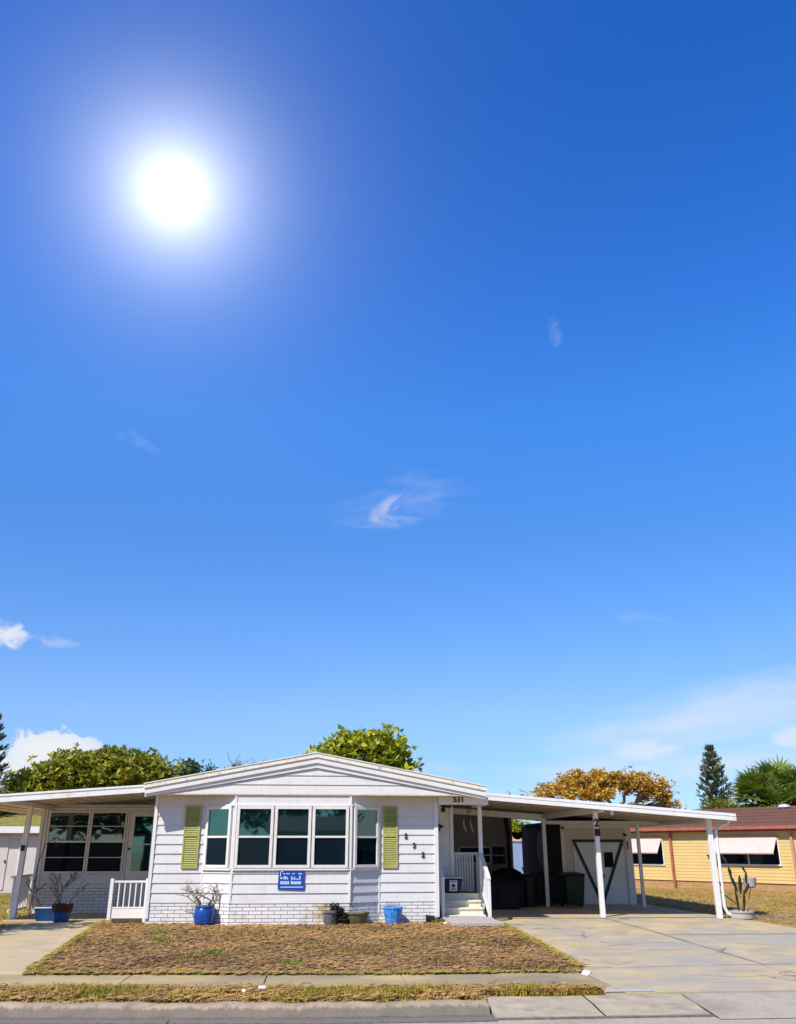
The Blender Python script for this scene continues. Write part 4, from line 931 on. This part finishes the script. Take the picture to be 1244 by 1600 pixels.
def palm(x, y, z, R, seed, label, nf=52):
    random.seed(seed); r = thing('fan_palm', (x, y, 0), label, 'palm', 'fan palms behind the yellow house'); tk = MB(); lf = MB(); lf.r = []
    tk.tube([(x, y, -.1), (x+.04, y, z*.5), (x, y, z)], [.2, .16, .17], 10)
    for i in range(nf):
        d = Vector((random.gauss(0, 1), random.gauss(0, .8), random.gauss(.35, .8))).normalized(); Lp = R*random.uniform(.25, .6)
        c = Vector((x, y, z)); e = c+d*Lp; e.z -= Lp*.1*(1-d.z)
        tk.tube([c, c.lerp(e, .5)+Vector((0, 0, .04)), e], [.018, .014, .01], 4)
        side = d.cross(Vector((0, 0, 1))); side = side.normalized() if side.length > .1 else Vector((1, 0, 0)); up = side.cross(d).normalized()
        roll = random.uniform(-.5, .5); side = Matrix.Rotation(roll, 3, d) @ side
        tone = random.random()*.5
        for k_ in range(15):
            q = (k_-7)/7*1.7; L = R*.66*(1-.18*abs(q)/1.9)*random.uniform(.85, 1.1)
            bd = (d*math.cos(q)+side*math.sin(q)).normalized(); n_ = bd.cross(up).normalized()
            m1 = e+bd*L*.45+up*.02; t_ = e+bd*L-Vector((0, 0, L*.22*random.random()))
            lf.poly([e, m1+n_*.08, t_, m1-n_*.08]); lf.r.append(min(1, tone*1.2+random.random()*.35))
    tk.build('trunk', 'bark', r, smooth=True); lf.build('crown', 'leaf_palm', r, recalc=False)
palm(24.1, 48, 4.1, 1.7, 1, 'leftmost fan palm above the brown roof, next to the pine')
palm(25.7, 48.5, 4.6, 1.8, 2, 'tallest bushy fan palm above the brown roof at the right edge')
palm(27.2, 48, 4.4, 1.7, 3, 'fan palm at the far right edge of the photo')
palm(25.0, 47.3, 3.5, 1.6, 4, 'low fan palm in front of the two left palms')

# ------------------------------------------------------------ yellow house
a, b_ = Vector((13.35, 37.9, 0)), Vector((16.97, 32.07, 0)); U = (b_-a).normalized(); Nn = Vector((U.y, -U.x, 0))
if Nn.dot(Vector((-1, -1, 0))) < 0: Nn = -Nn
yh = thing('yellow_house', (a.x, a.y, 0), 'pale yellow sided mobile home with a brown roof and pink awnings, beyond the right yard', 'house')
fy = Fr(a, U, Nn); m = MB(); m.fbox(fy, -5, 16, .28, 2.2, -6, 0); siding(m, fy, -5, 16, .28, 2.14, .115, .014); m.build('wall', 'yellow', yh)
m = MB().fbox(fy, -5.02, 16.02, -.1, .279, -6, -.03).build('foundation', 'tan', yh)
m = MB(); m.prism([fy(-5.3, 2.19, .3), fy(-5.3, 2.24, .3), fy(-5.3, 3.05, -3), fy(-5.3, 2.24, -6.3), fy(-5.3, 2.19, -6.3)], U*21.6); yr = m.build('roof', 'roofbrown', yh)
m = MB(); m.fbox(fy, -5.3, 16.3, 2.13, 2.24, .302, .34); m.fbox(fy, -5, 16, 2.06, 2.14, .0, .03); m.build('fascia', 'redtrim', yr)
for i in range(5):
    t = (i+1)/6.0; MB().prism([fy(-5.31, 2.24+.81*t+.004, .3-3.3*t), fy(-5.31, 2.24+.81*t+.02, .3-3.3*t), fy(-5.31, 2.24+.81*t+.03, .3-3.3*t-.12)], U*21.62).build('shingle_course', 'roofbrown', yr)
for s0, s1, v0, mu in ((-.6, 1.42, .82, None), (3.9, 6.5, .87, 5.2)):
    wi = window(yh, fy, s0, s1, v0, 1.84, upper='screenglass', lower='screenglass', fw=.05, mull=mu, rail=.99, w=.02)
    aw = MB(); aw.prism([fy(s0-.02, 1.83, .07), fy(s0-.02, 1.86, .07), fy(s0-.02, 1.32, .42), fy(s0-.02, 1.29, .42)], U*(s1-s0-.02)); aw.build('awning', 'awning', wi)
    aw = MB(); aw.prism([fy(s0-.04, 1.27, .42), fy(s0-.04, 1.31, .42), fy(s0-.04, 1.31, .44), fy(s0-.04, 1.27, .44)], U*(s1-s0+.02)); aw.prism([fy(s0-.04, 1.86, .06), fy(s0-.04, 1.9, .06), fy(s0-.04, 1.9, .1), fy(s0-.04, 1.86, .1)], U*(s1-s0+.04)); aw.build('awning_trim', 'pinktrim', wi)
for s in (1.75, 6.98): MB().fbox(fy, s, s+.1, .02, 2.1, .015, .09).build('downspout', 'redtrim' if s < 3 else 'pinktrim', yh)
MB().fbox(fy, 3.45, 3.6, 1.18, 1.24, .015, .1).build('wall_light', 'iron', yh)
MB().lathe(fy(5.4, 2.87, -2.6), [(.16, 0), (.16, .1), (.24, .12), (.2, .2), (.05, .24)], 14).build('roof_vent', 'bldgwhite', yr, smooth=True)

# ------------------------------------------------------------ left neighbour and back yard
nb = thing('white_outbuilding', (-12, 34.3, 0), 'low white building with panelled doors and a mossy roof, left behind the awning post', 'building')
fn = Fr((0, 34.3, 0), (1, 0, 0), (0, -1, 0)); MB().box(-20, -8.2, 34.3, 42, 0, 2.15).build('wall', 'bldgwhite', nb)
m = MB(); m.box(-20.3, -8.0, 33.95, 34.0, 1.98, 2.2); m.build('fascia', 'trim', nb)
m = MB(); m.prism([(-20.3, 33.99, 2.16), (-20.3, 33.99, 2.22), (-20.3, 38, 2.95), (-20.3, 42, 2.3), (-20.3, 42, 2.16)], (12.3, 0, 0)); m.build('roof', 'moss', nb)
for x in (-12.9, -11.9, -10.55, -9.8): dd = MB().fbox(fn, x+.03, x+.9, .1, 1.9, .0, .03).build('door', 'bldgwhite', nb, bevel=.005); MB().fbox(fn, x+.82, x+.86, 1.0, 1.08, .03, .07).build('handle', 'iron', dd)
m = MB()
for x in (-12.9, -11.95, -10.6, -9.85): m.fbox(fn, x, x+.03, .05, 1.95, .0, .045)
build_each(m, 'door_trim', 'trim', nb)
bs = thing('back_shed', (8.6, 40, 0), 'pale blue shed with a peach band glimpsed through the gap beside the carport shed', 'shed')
MB().box(7.2, 10.6, 40, 43, 0, 1.75).build('wall', 'paleblue', bs); MB().box(7.1, 10.7, 39.95, 43.1, 1.751, 2.0).build('roof', 'peach', bs)
MB().box(8.9, 9.0, 39.9, 39.99, .62, .7).build('handle', 'iron', bs); MB().box(8.8, 10.2, 38.6, 39.4, .0, .32).build('step', 'steps', bs)
tree('backyard_bush', 'sunlit green bush above the pale blue shed, seen through the carport gap', 'bush', (8.9, 44.5, 0), [(8.6, 44.5, 2.4, 1.2, .8, .6), (9.6, 44.5, 2.2, 1.0, .8, .6)], 'leaf_bright', 'bark', .24, 220, 7, .1, .4, .35, 61)

# ------------------------------------------------------------ pots along the house
def bare_plant(pot, c, h, sp, seed, mat, r0=.03, nb_=5):
    random.seed(seed); m = MB(); c = Vector(c)
    def grow(p_, d, L, r_, dep):
        e = p_+d*L; mid = p_.lerp(e, .5)+Vector((random.gauss(0, 1), random.gauss(0, 1), 0))*L*.08
        m.tube([p_, mid, e], [r_, r_*.9, r_*.75], 7)
        if dep == 0: m.tube([e, e+d*.03], [r_*.95, r_*.3], 6); return
        for i in range(random.choice((2, 2, 3))):
            nd = (d+Vector((random.gauss(0, .62)*sp, random.gauss(0, .4)*sp, random.uniform(-.1, .4)))).normalized()
            grow(e, nd, L*random.uniform(.6, .95), r_*.66, dep-1)
    for i in range(nb_):
        q = 6.283*i/nb_; d = Vector((math.cos(q)*.7*sp, math.sin(q)*.3*sp, 1)).normalized()
        grow(c+Vector((math.cos(q)*.05, math.sin(q)*.05, 0)), d, h*.33, r0, 3)
    return m.build('branches', mat, pot, smooth=True)
p1 = thing('plant_pot', (-2.24, 19.62, .02), 'round deep blue glazed pot holding a bare branching plant, in front of the left shutter', 'pot', 'pots along the front wall')
MB().lathe((-2.24, 19.62, .01), [(.13, 0), (.19, .05), (.215, .18), (.2, .3), (.185, .33), (.2, .345), (.2, .37), (.165, .375), (.16, .33), (.001, .32)], 32, .006).build('pot_body', 'blue', p1, smooth=True)
bare_plant(p1, (-2.24, 19.62, .3), .66, 1.6, 12, 'twig', .02, 6)
p2 = thing('plant_pot', (1.62, 19.72, .02), 'empty light blue faceted pot against the brick near the porch', 'pot', 'pots along the front wall')
m = MB(); m.lathe((1.62, 19.72, .01), [(.13, 0), (.15, .03), (.19, .2), (.2, .27), (.2, .29), (.215, .295), (.215, .325), (.185, .33), (.18, .25), (.001, .24)], 16); m.build('pot_body', 'bluelight', p2, bevel=.004)
MB().lathe((1.62, 19.72, .24), [(.17, 0), (.1, .02), (.001, .025)], 16).build('soil', 'soil', p2)
p3 = thing('plant_pot', (.32, 19.42, .02), 'grey ribbed pot with a slumped dark plant, below the right end of the bay', 'pot', 'pots along the front wall')
MB().lathe((.32, 19.42, .01), [(.1, 0), (.12, .02), (.15, .24), (.17, .245), (.17, .28), (.14, .285), (.13, .24), (.001, .23)], 32, .01).build('pot_body', 'greypot', p3, smooth=True)
random.seed(5); m = MB(); m.r = []
for _ in range(260):
    t = random.random(); c = Vector((.36+t*.24+random.gauss(0, .04), 19.4+random.gauss(0, .05), .34-.28*t*t+random.gauss(0, .03))); leaf(m, c, .09, None, random.random()*.4, .5)
m.build('wilted_leaves', 'leaf_wilted', p3, recalc=False)
MB().tube([(.2, 19.42, .27), (.15, 19.38, .25), (.17, 19.35, .12), (.22, 19.33, .03)], .01, 6).build('handle', 'greypot', p3)
for _i in range(1): MB().tube([(.33, 19.42, .25), (.42, 19.41, .36), (.54, 19.4, .3), (.62, 19.4, .12)], [.03, .05, .06, .02], 7).build('stem', 'black', p3, smooth=True)
p4 = thing('plant_pot', (.86, 19.66, .02), 'wide low olive pot tucked under the right side of the bay', 'pot', 'pots along the front wall')
MB().lathe((.86, 19.62, .01), [(.17, 0), (.2, .05), (.24, .2), (.26, .21), (.26, .24), (.23, .245), (.21, .2), (.001, .19)], 32).build('pot_body', 'olivepot', p4, smooth=True)
MB().lathe((.86, 19.62, .2), [(.21, 0), (.1, .015), (.001, .02)], 20).build('soil', 'soil', p4)
p5 = thing('tipped_pot', (2.42, 19.8, .02), 'small black plastic pot tipped on its side by the foot of the steps', 'pot')
m = MB(); m.lathe((0, 0, 0), [(.06, 0), (.08, .16), (.09, .165), (.09, .18), (.07, .18), (.05, .03), (.001, .03)], 20); m.v = [(2.5-z, 19.78+y*.9, .095+x) for x, y, z in m.v]; m.build('pot_body', 'black', p5, smooth=True)
random.seed(6); rb = MB(); rb.r = []
for _ in range(120): leaf(rb, Vector((2.6+random.gauss(0, .08), 19.72+random.gauss(0, .05), .04+random.random()*.05)), .06, None, random.random()*.6, .5)
tag(rb.build('small_weed', 'leaf_green', recalc=False), 'small green weed by the left foot of the steps', 'plant')
def rock(x, y, z, s, nm, lab, seed, mat='rock'):
    random.seed(seed); me = MB(); me.lathe((x, y, z), [(s*.5, 0), (s*.9, s*.25), (s*.8, s*.6), (s*.4, s*.85), (.001, s*.9)], 9, .12, 1, .8)
    me.v = [(a_+random.gauss(0, s*.07), c_+random.gauss(0, s*.07), d_+random.gauss(0, s*.05)) for a_, c_, d_ in me.v]; return tag(me.build(nm, mat, bevel=.004), lab, 'rock')
rock(3.66, 12.8, -.13, .085, 'pale_rock', 'pale rock standing where the sidewalk meets the driveway', 3)
rock(2.7, 19.5, 0, .07, 'small_rock', 'small tan rock beside the left foot of the porch steps', 5, 'steps')
# litter on the verge
cn = MB(); cn.lathe((0, 0, 0), [(.01, 0), (.022, .004), (.022, .085), (.01, .09)], 14); cn.v = [(-.62+z*.9-x*.1, 11.35+x, -.02+y) for x, y, z in cn.v]
tag(cn.build('drink_can', 'foil', smooth=True), 'pale silver drink can lying in the verge grass', 'can')
cn = MB().lathe((-.78, 11.33, -.06), [(.02, 0), (.026, .01), (.016, .03), (.001, .035)], 9, .1); tag(cn.build('paper_scrap', 'foil'), 'crumpled white paper scrap in the verge grass, left of the can', 'litter')
# left side pots
p6 = thing('plant_pot', (-5.42, 20.75, .02), 'big blue plastic pot with a maroon rim and bare plumeria, on the left walkway', 'pot', 'pots by the left walkway')
MB().lathe((-5.36, 20.75, .02), [(.14, 0), (.16, .01), (.2, .22), (.2, .2)], 30).build('pot_body', 'blue2', p6, smooth=True)
MB().lathe((-5.36, 20.75, .215), [(.202, 0), (.225, .14), (.225, .16), (.2, .16), (.18, .1), (.001, .09)], 30).build('pot_rim', 'maroon', p6, smooth=True)
bare_plant(p6, (-5.36, 20.75, .3), .62, .95, 23, 'twigdark', .024, 3)
p7 = thing('plant_pot', (-5.85, 21.2, .02), 'small blue box planter with white rim and tall forked bare plant, on the left walkway', 'pot', 'pots by the left walkway')
MB().hexa([(-5.95, 21.0, .02), (-5.62, 21.0, .02), (-5.62, 21.25, .02), (-5.95, 21.25, .02), (-5.98, 20.97, .26), (-5.6, 20.97, .26), (-5.6, 21.28, .26), (-5.98, 21.28, .26)]).build('pot_body', 'blue2', p7, bevel=.006)
m = MB(); m.box(-6.0, -5.58, 20.955, 20.967, .275, .295); m.build('pot_rim', 'trim', p7)
bare_plant(p7, (-5.8, 21.12, .2), .95, .95, 31, 'twigdark', .026, 2)
hk = MB(); hk.tube([(-6.35, 21.9, 0), (-6.33, 21.9, 1.1), (-6.22, 21.9, 1.55), (-6.08, 21.9, 1.66), (-5.98, 21.9, 1.58), (-5.97, 21.9, 1.5)], .009, 7)
tag(hk.build('shepherd_hook', 'iron', smooth=True), 'thin dark shepherd hook standing beside the left awning post', 'hook')
# cactus planter at right
cx, cy = 9.62, 20.75
ct = thing('cactus_planter', (cx, cy, 0), 'round grey concrete bowl planted with a dark branching cactus, right of the carport', 'planter')
MB().lathe((cx, cy, -.02), [(.22, 0), (.27, .03), (.27, .14), (.29, .145), (.29, .18), (.25, .18), (.24, .14), (.001, .13)], 28).build('bowl', 'slab', ct, smooth=True)
def pad(mb, c, L, w_, ang, yaw=0):
    rr = []
    for k_ in range(7):
        t = k_/6; rr.append((max(.012, math.sin(t*math.pi)**.6*w_), t*L))
    i = len(mb.v); mb.lathe((0, 0, 0), rr, 10, 0, 1, .45)
    for j in range(i, len(mb.v)):
        v = Matrix.Rotation(yaw, 3, 'Z') @ (Matrix.Rotation(ang, 3, 'Y') @ Vector(mb.v[j])); mb.v[j] = tuple(v+Vector(c))
pad0 = pad
def pad(mb, c, L, w_, ang, yaw=0): pad0(mb, c, L, w_*.68, ang*1.15, yaw)
m = MB(); pad(m, (cx-.05, cy, .1), .55, .045, -.05); pad(m, (cx+.06, cy, .1), .5, .05, .12); pad(m, (cx-.02, cy, .55), .42, .06, -.32); pad(m, (cx+.04, cy, .5), .4, .07, .05); pad(m, (cx+.12, cy, .5), .3, .06, .5)
pad(m, (cx-.13, cy, .88), .2, .06, -.2); pad(m, (cx-.18, cy, 1.14), .22, .05, -.5); pad(m, (cx+.2, cy, .72), .26, .05, .1); pad(m, (cx-.1, cy, .3), .4, .022, -.8); pad(m, (cx-.36, cy, .58), .2, .04, -.25); pad(m, (cx+.22, cy, .95), .16, .04, -.4)
m.build('cactus', 'cactus', ct, smooth=True)
MB().lathe((cx+.34, cy+.1, .62), [(.06, 0), (.13, .04), (.15, .22), (.14, .22), (.12, .05), (.001, .02)], 16).build('wire_basket', 'extwall', ct, smooth=True)
MB().tube([(cx+.22, cy, .4), (cx+.34, cy+.1, .63)], .01, 6).build('basket_stem', 'iron', ct)
MB().box(10.0, 10.9, 20.86, 20.95, -.01, .035).build('garden_edging', 'twig')
tag(bpy.data.objects['garden_edging'], 'thin weathered timber edging lying in the right yard beside the cactus bowl', 'edging')

# ------------------------------------------------------------ across the street (behind the viewer, seen in the window glass)
ah = thing('house_across_street', (2, -16, 0), 'low grey bungalow across the street, mirrored in the bay windows', 'house')
MB().box(-2.6, 14, -24, -16, -.2, 2.39).build('wall', 'backwall', ah)
fa = Fr((0, -16, 0), (1, 0, 0), (0, 1, 0))
for x in (-1.2, 4.2, 7.0): MB().fbox(fa, x-.6, x+.6, .9, 2.0, .0, .05).build('window', 'winframe', ah)
MB().fbox(fa, 1.2, 2.2, 0, 2.1, 0, .05).build('door', 'sheddoor', ah)
m = MB(); m.prism([(-3.1, -15.4, 2.4), (-3.1, -20, 3.4), (-3.1, -24.6, 2.4)], (17.6, 0, 0)); m.build('roof', 'roofbrown', ah)
tree('broadleaf_tree', 'shade tree across the street, mirrored in the left bay window', 'tree', (-10, -9, -.2), [(-11, -9, 3.6, 2.2, 1.8, 1.6), (-14, -9, 3.0, 2.0, 1.6, 1.6), (-16.5, -9.5, 3.4, 1.8, 1.6, 1.5), (-12.5, -9.5, 4.6, 1.8, 1.6, 1.4)], 'leaf_dark', 'barkdark', .5, 260, 7, .3, .4, .4, 71)

tree('broadleaf_tree', 'leafy tree just left of the frame, dappling the left awning and walkway with shade', 'tree', (-9.3, 16.5, -.1), [(-8.5, 16.6, 5.0, .75, .9, .6), (-8.3, 17.4, 4.2, .5, .6, .4), (-9.4, 16.4, 4.9, .9, 1, .7), (-9.0, 15.6, 4.2, .7, .7, .6)], 'leaf_green', 'bark', .2, 170, 7, .14, .5, .42, 95, twigs=3)
ms = thing('parked_car', (6.5, 4.0, -.22), 'pale car parked off the right of the frame, mirrored in the right bay window', 'car')
ms.location = (19.5, 13.2, -.1); ORG[ms.name] = Vector((19.5, 13.2, -.1))
MB().prism([(17.6, 12.4, .2), (21.6, 12.4, .2), (21.6, 12.4, .75), (21.2, 12.4, .85), (20.6, 12.4, .9), (18.9, 12.4, .9), (17.9, 12.4, .78), (17.6, 12.4, .6)], (0, 1.7, 0)).build('body', 'metal_white', ms, bevel=.08)
MB().prism([(18.5, 12.5, .9), (20.9, 12.5, .9), (20.4, 12.6, 1.38), (19.2, 12.6, 1.38)], (0, 1.5, 0)).build('cabin', 'darkglass', ms, bevel=.05)
for wx in (18.4, 20.8):
    for wy in (12.42, 13.9):
        q = MB(); q.lathe((0, 0, 0), [(.001, -.1), (.28, -.1), (.31, -.06), (.31, .06), (.28, .1), (.001, .1)], 20); q.v = [(wx+a_, wy+c_, .2+b_) for a_, b_, c_ in q.v]; q.build('wheel', 'rubber', ms, smooth=True)
tree('broadleaf_tree', 'tall shade tree behind the bungalow across the street, mirrored in the bay windows', 'tree', (-2, -27, -.2), [(-2, -27, 4.2, 2.4, 1.5, 1.2), (-5, -27, 3.6, 1.6, 1.5, 1.0), (2.5, -27, 4.4, 1.8, 1.5, 1.0)], 'leaf_dark', 'barkdark', .5, 200, 6, .3, .3, .4, 99)
tree('broadleaf_tree', 'low shade tree mirrored in the angled left bay window', 'tree', (-17, 12.5, -.1), [(-17, 12.5, 2.6, 1.6, 1.6, 1.2), (-15.6, 13.5, 2.0, 1.1, 1.1, .9), (-18, 11, 2.4, 1.3, 1.3, 1.1)], 'leaf_dark', 'barkdark', .4, 160, 7, .22, .35, .4, 81)
tree('broadleaf_tree', 'low shade tree mirrored in the angled right bay window', 'tree', (17, 11.5, -.1), [(17, 11.5, 3.0, 1.8, 1.6, 1.4), (15.4, 12.5, 2.2, 1.2, 1.2, 1.0), (18.6, 10.5, 2.6, 1.4, 1.4, 1.2)], 'leaf_dark', 'barkdark', .4, 180, 7, .22, .3, .4, 91)
# ------------------------------------------------------------ light, sky, camera
SUN = Vector((-.96, -1, 1.52)).normalized()
sl = bpy.data.lights.new('sun', 'SUN'); sl.energy = 4.25; sl.angle = R_(.53); sl.color = (1, .92, .80)
so = bpy.data.objects.new('sun', sl); COL.objects.link(so); so.rotation_euler = (-SUN).to_track_quat('-Z', 'Y').to_euler(); so.location = (0, 0, 30)
wd_ = bpy.data.worlds.new('World'); scene.world = wd_; wd_.use_nodes = True; nt = wd_.node_tree
bg = nt.nodes['Background']; sky = nt.nodes.new('ShaderNodeTexSky'); sky.sky_type = 'NISHITA'; sky.sun_disc = False
sky.sun_elevation = math.asin(SUN.z); sky.sun_rotation = math.atan2(SUN.x, SUN.y); sky.air_density = 1.0; sky.dust_density = .3; sky.ozone_density = 3
tc = nt.nodes.new('ShaderNodeTexCoord'); DIR = tc.outputs['Generated']
def mt(op, a_, b2=None, c_=None, clamp=False):
    n_ = nt.nodes.new('ShaderNodeMath'); n_.operation = op; n_.use_clamp = clamp
    for i, v in enumerate((a_, b2, c_)):
        if v is None: continue
        if isinstance(v, (int, float)): n_.inputs[i].default_value = v
        else: nt.links.new(v, n_.inputs[i])
    return n_.outputs[0]
def dot(v):
    n_ = nt.nodes.new('ShaderNodeVectorMath'); n_.operation = 'DOT_PRODUCT'; nt.links.new(DIR, n_.inputs[0]); n_.inputs[1].default_value = v; return n_.outputs['Value']
sep = nt.nodes.new('ShaderNodeSeparateXYZ'); nt.links.new(DIR, sep.inputs[0])
TINT = [(0, (.9, 1.0, 1.1)), (.08, (.9, 1.0, 1.1)), (.25, (.9, 1, 1.1)), (.45, (.9, 1, 1.1)), (.66, (.9, 1, 1.1))]
TINT = [(0, (0.56, 0.77, 1.08)), (0.083, (0.58, 0.78, 1.1)), (0.14, (0.684, 0.869, 1.223)), (0.333, (0.452, 0.905, 1.458)), (0.456, (0.379, 1.049, 1.829)), (0.566, (0.28, 0.931, 1.877)), (0.735, (0.152, 0.759, 1.719))]
tint = ramp(nt, sep.outputs['Z'], TINT)
col = mixc(nt, 1.0, sky.outputs[0], tint, 'MULTIPLY')
_b = nt.nodes.new('ShaderNodeMapRange'); _b.interpolation_type = 'SMOOTHSTEP'; nt.links.new(sep.outputs['Y'], _b.inputs[0]); _b.inputs[1].default_value = .15; _b.inputs[2].default_value = -.35
col = mixc(nt, _b.outputs[0], col, mixc(nt, 1.0, col, (.95, .78, .68), 'MULTIPLY'))   # unseen sky behind the camera dimmed and warmed to neutralise ambient on walls
SKYS = .1
# clouds, each fixed at its own bearing in the sky
def cloud(px, py, wx, wy, scale, lo, hi, stretch, rot, amp, seed, bright):
    c = ray(px, py).normalized(); r_ = c.cross(Vector((0, 0, 1))).normalized(); u_ = r_.cross(c)
    r2 = r_*math.cos(rot)+u_*math.sin(rot); u2 = -r_*math.sin(rot)+u_*math.cos(rot)
    x_, y_ = dot(r2), dot(u2)
    e = mt('ADD', mt('POWER', mt('ABSOLUTE', mt('DIVIDE', x_, wx)), 2), mt('POWER', mt('ABSOLUTE', mt('DIVIDE', y_, wy)), 2))
    fall = mt('SUBTRACT', 1, e, clamp=True)
    cb = nt.nodes.new('ShaderNodeCombineXYZ'); nt.links.new(mt('MULTIPLY', x_, 1/stretch), cb.inputs[0]); nt.links.new(y_, cb.inputs[1]); cb.inputs[2].default_value = seed
    nz = noise(nt, cb.outputs[0], scale, 7, .6, .6)
    mr = nt.nodes.new('ShaderNodeMapRange'); mr.interpolation_type = 'SMOOTHSTEP'
    nt.links.new(mt('ADD', nz, mt('MULTIPLY', mt('SUBTRACT', fall, 1), .5)), mr.inputs[0]); mr.inputs[1].default_value = lo; mr.inputs[2].default_value = hi
    front = mt('GREATER_THAN', dot(c), .5)
    return mt('MULTIPLY', mt('MULTIPLY', mr.outputs[0], mt('POWER', fall, .5)), mt('MULTIPLY', front, amp)), bright
f = FPX
CL = [cloud(78, 1178, 95/f, 50/f, 62, .2, .32, 1.3, 0, 1, 3.1, (.93, .93, .97)),
      cloud(25, 1215, 90/f, 55/f, 50, .2, .42, 1.5, 0, .85, 8.4, (.87, .9, .97)),
      cloud(3, 990, 62/f, 30/f, 70, .24, .5, 1.6, -.15, .85, 1.7, (.9, .92, .97)),
      cloud(85, 1002, 55/f, 16/f, 80, .28, .7, 2.4, -.05, .36, 2.7, (.85, .88, .97)),
      cloud(604, 792, 50/f, 20/f, 60, .22, .6, 1.6, .75, .42, 5.2, (.85, .84, .93)),
      cloud(606, 815, 90/f, 20/f, 60, .24, .75, 2.6, .03, .42, 7.9, (.82, .83, .94)),
      cloud(620, 785, 220/f, 80/f, 38, .3, .85, 3.2, .14, .3, 6.3, (.68, .75, .94)),
      cloud(865, 515, 26/f, 60/f, 44, .34, .8, .8, .1, .22, 4.4, (.6, .7, .95)),
      cloud(215, 690, 70/f, 26/f, 34, .34, .7, 2, -.3, .2, 9.4, (.7, .76, .95)),
      cloud(1150, 1100, 330/f, 52/f, 26, .12, .6, 5, .12, .6, 2.2, (.75, .83, .96)),
      cloud(1005, 1172, 70/f, 20/f, 46, .2, .5, 2, .02, .62, 3.9, (.87, .89, .96)),
      cloud(1080, 1180, 360/f, 75/f, 34, .2, .7, 5.5, .06, .55, 1.1, (.78, .85, .96)),
      cloud(1240, 1150, 44/f, 24/f, 46, .2, .5, 1.6, 0, .6, 5.9, (.87, .89, .96)),
      cloud(1020, 972, 100/f, 26/f, 34, .34, .7, 4, -.25, .3, 12.9, (.72, .8, .96)),
      cloud(960, 1205, 280/f, 38/f, 36, .2, .7, 5.5, .03, .5, 21.9, (.8, .86, .96)),
      cloud(1180, 1190, 150/f, 34/f, 34, .2, .7, 3, .05, .5, 25.9, (.82, .87, .96)),
      cloud(990, 1140, 240/f, 32/f, 26, .15, .65, 5, .1, .5, 28.1, (.78, .85, .96)),
      cloud(700, 1200, 130/f, 22/f, 30, .3, .7, 4, 0, .3, 17.9, (.78, .85, .96)),
      cloud(130, 1105, 80/f, 26/f, 40, .34, .9, 2, .1, .2, 14.9, (.8, .85, .96))]
k_ = 1/SKYS/1.0
EXPO = .45; inv = 2**-EXPO/SKYS
for fac, c in CL: col = mixc(nt, fac, col, tuple(v*inv*.95 for v in c))
# bright sun and its aureole at its bearing above the left of the street
SV = ray(272, 298).normalized(); ang = mt('ARCCOSINE', mt('MINIMUM', dot(SV), .99999))
def lobe(s, p_, amp): return mt('MULTIPLY', mt('EXPONENT', mt('MULTIPLY', mt('POWER', mt('DIVIDE', ang, s), p_), -1)), amp)
core = mt('ADD', lobe(R_(2.2), 1.0, 1.75), mt('ADD', lobe(R_(6.0), 1.1, .24), lobe(R_(20), 1.6, .02)))
gl = nt.nodes.new('ShaderNodeVectorMath'); gl.operation = 'SCALE'; gl.inputs[0].default_value = tuple(v*inv for v in (1.0, 1.0, .9)); nt.links.new(core, gl.inputs['Scale'])
col = mixc(nt, 1.0, col, gl.outputs[0], 'ADD')
nt.links.new(col, bg.inputs['Color']); bg.inputs['Strength'].default_value = SKYS

cam = bpy.data.cameras.new('camera'); co = bpy.data.objects.new('camera', cam); COL.objects.link(co); scene.camera = co
cam.sensor_fit = 'VERTICAL'; cam.sensor_height = 24; cam.lens = FPX/1600*24; cam.clip_end = 2000; cam.clip_start = .1
co.location = (0, 0, H); co.rotation_euler = (math.pi/2+PITCH, 0, -YAW)
scene.view_settings.view_transform = 'Standard'; scene.view_settings.look = 'None'; scene.view_settings.exposure = EXPO; scene.view_settings.gamma = 1
scene.render.engine = 'CYCLES'; scene.cycles.max_bounces = 6; scene.cycles.diffuse_bounces = 4
scene.render.resolution_x = 796; scene.render.resolution_y = 1024
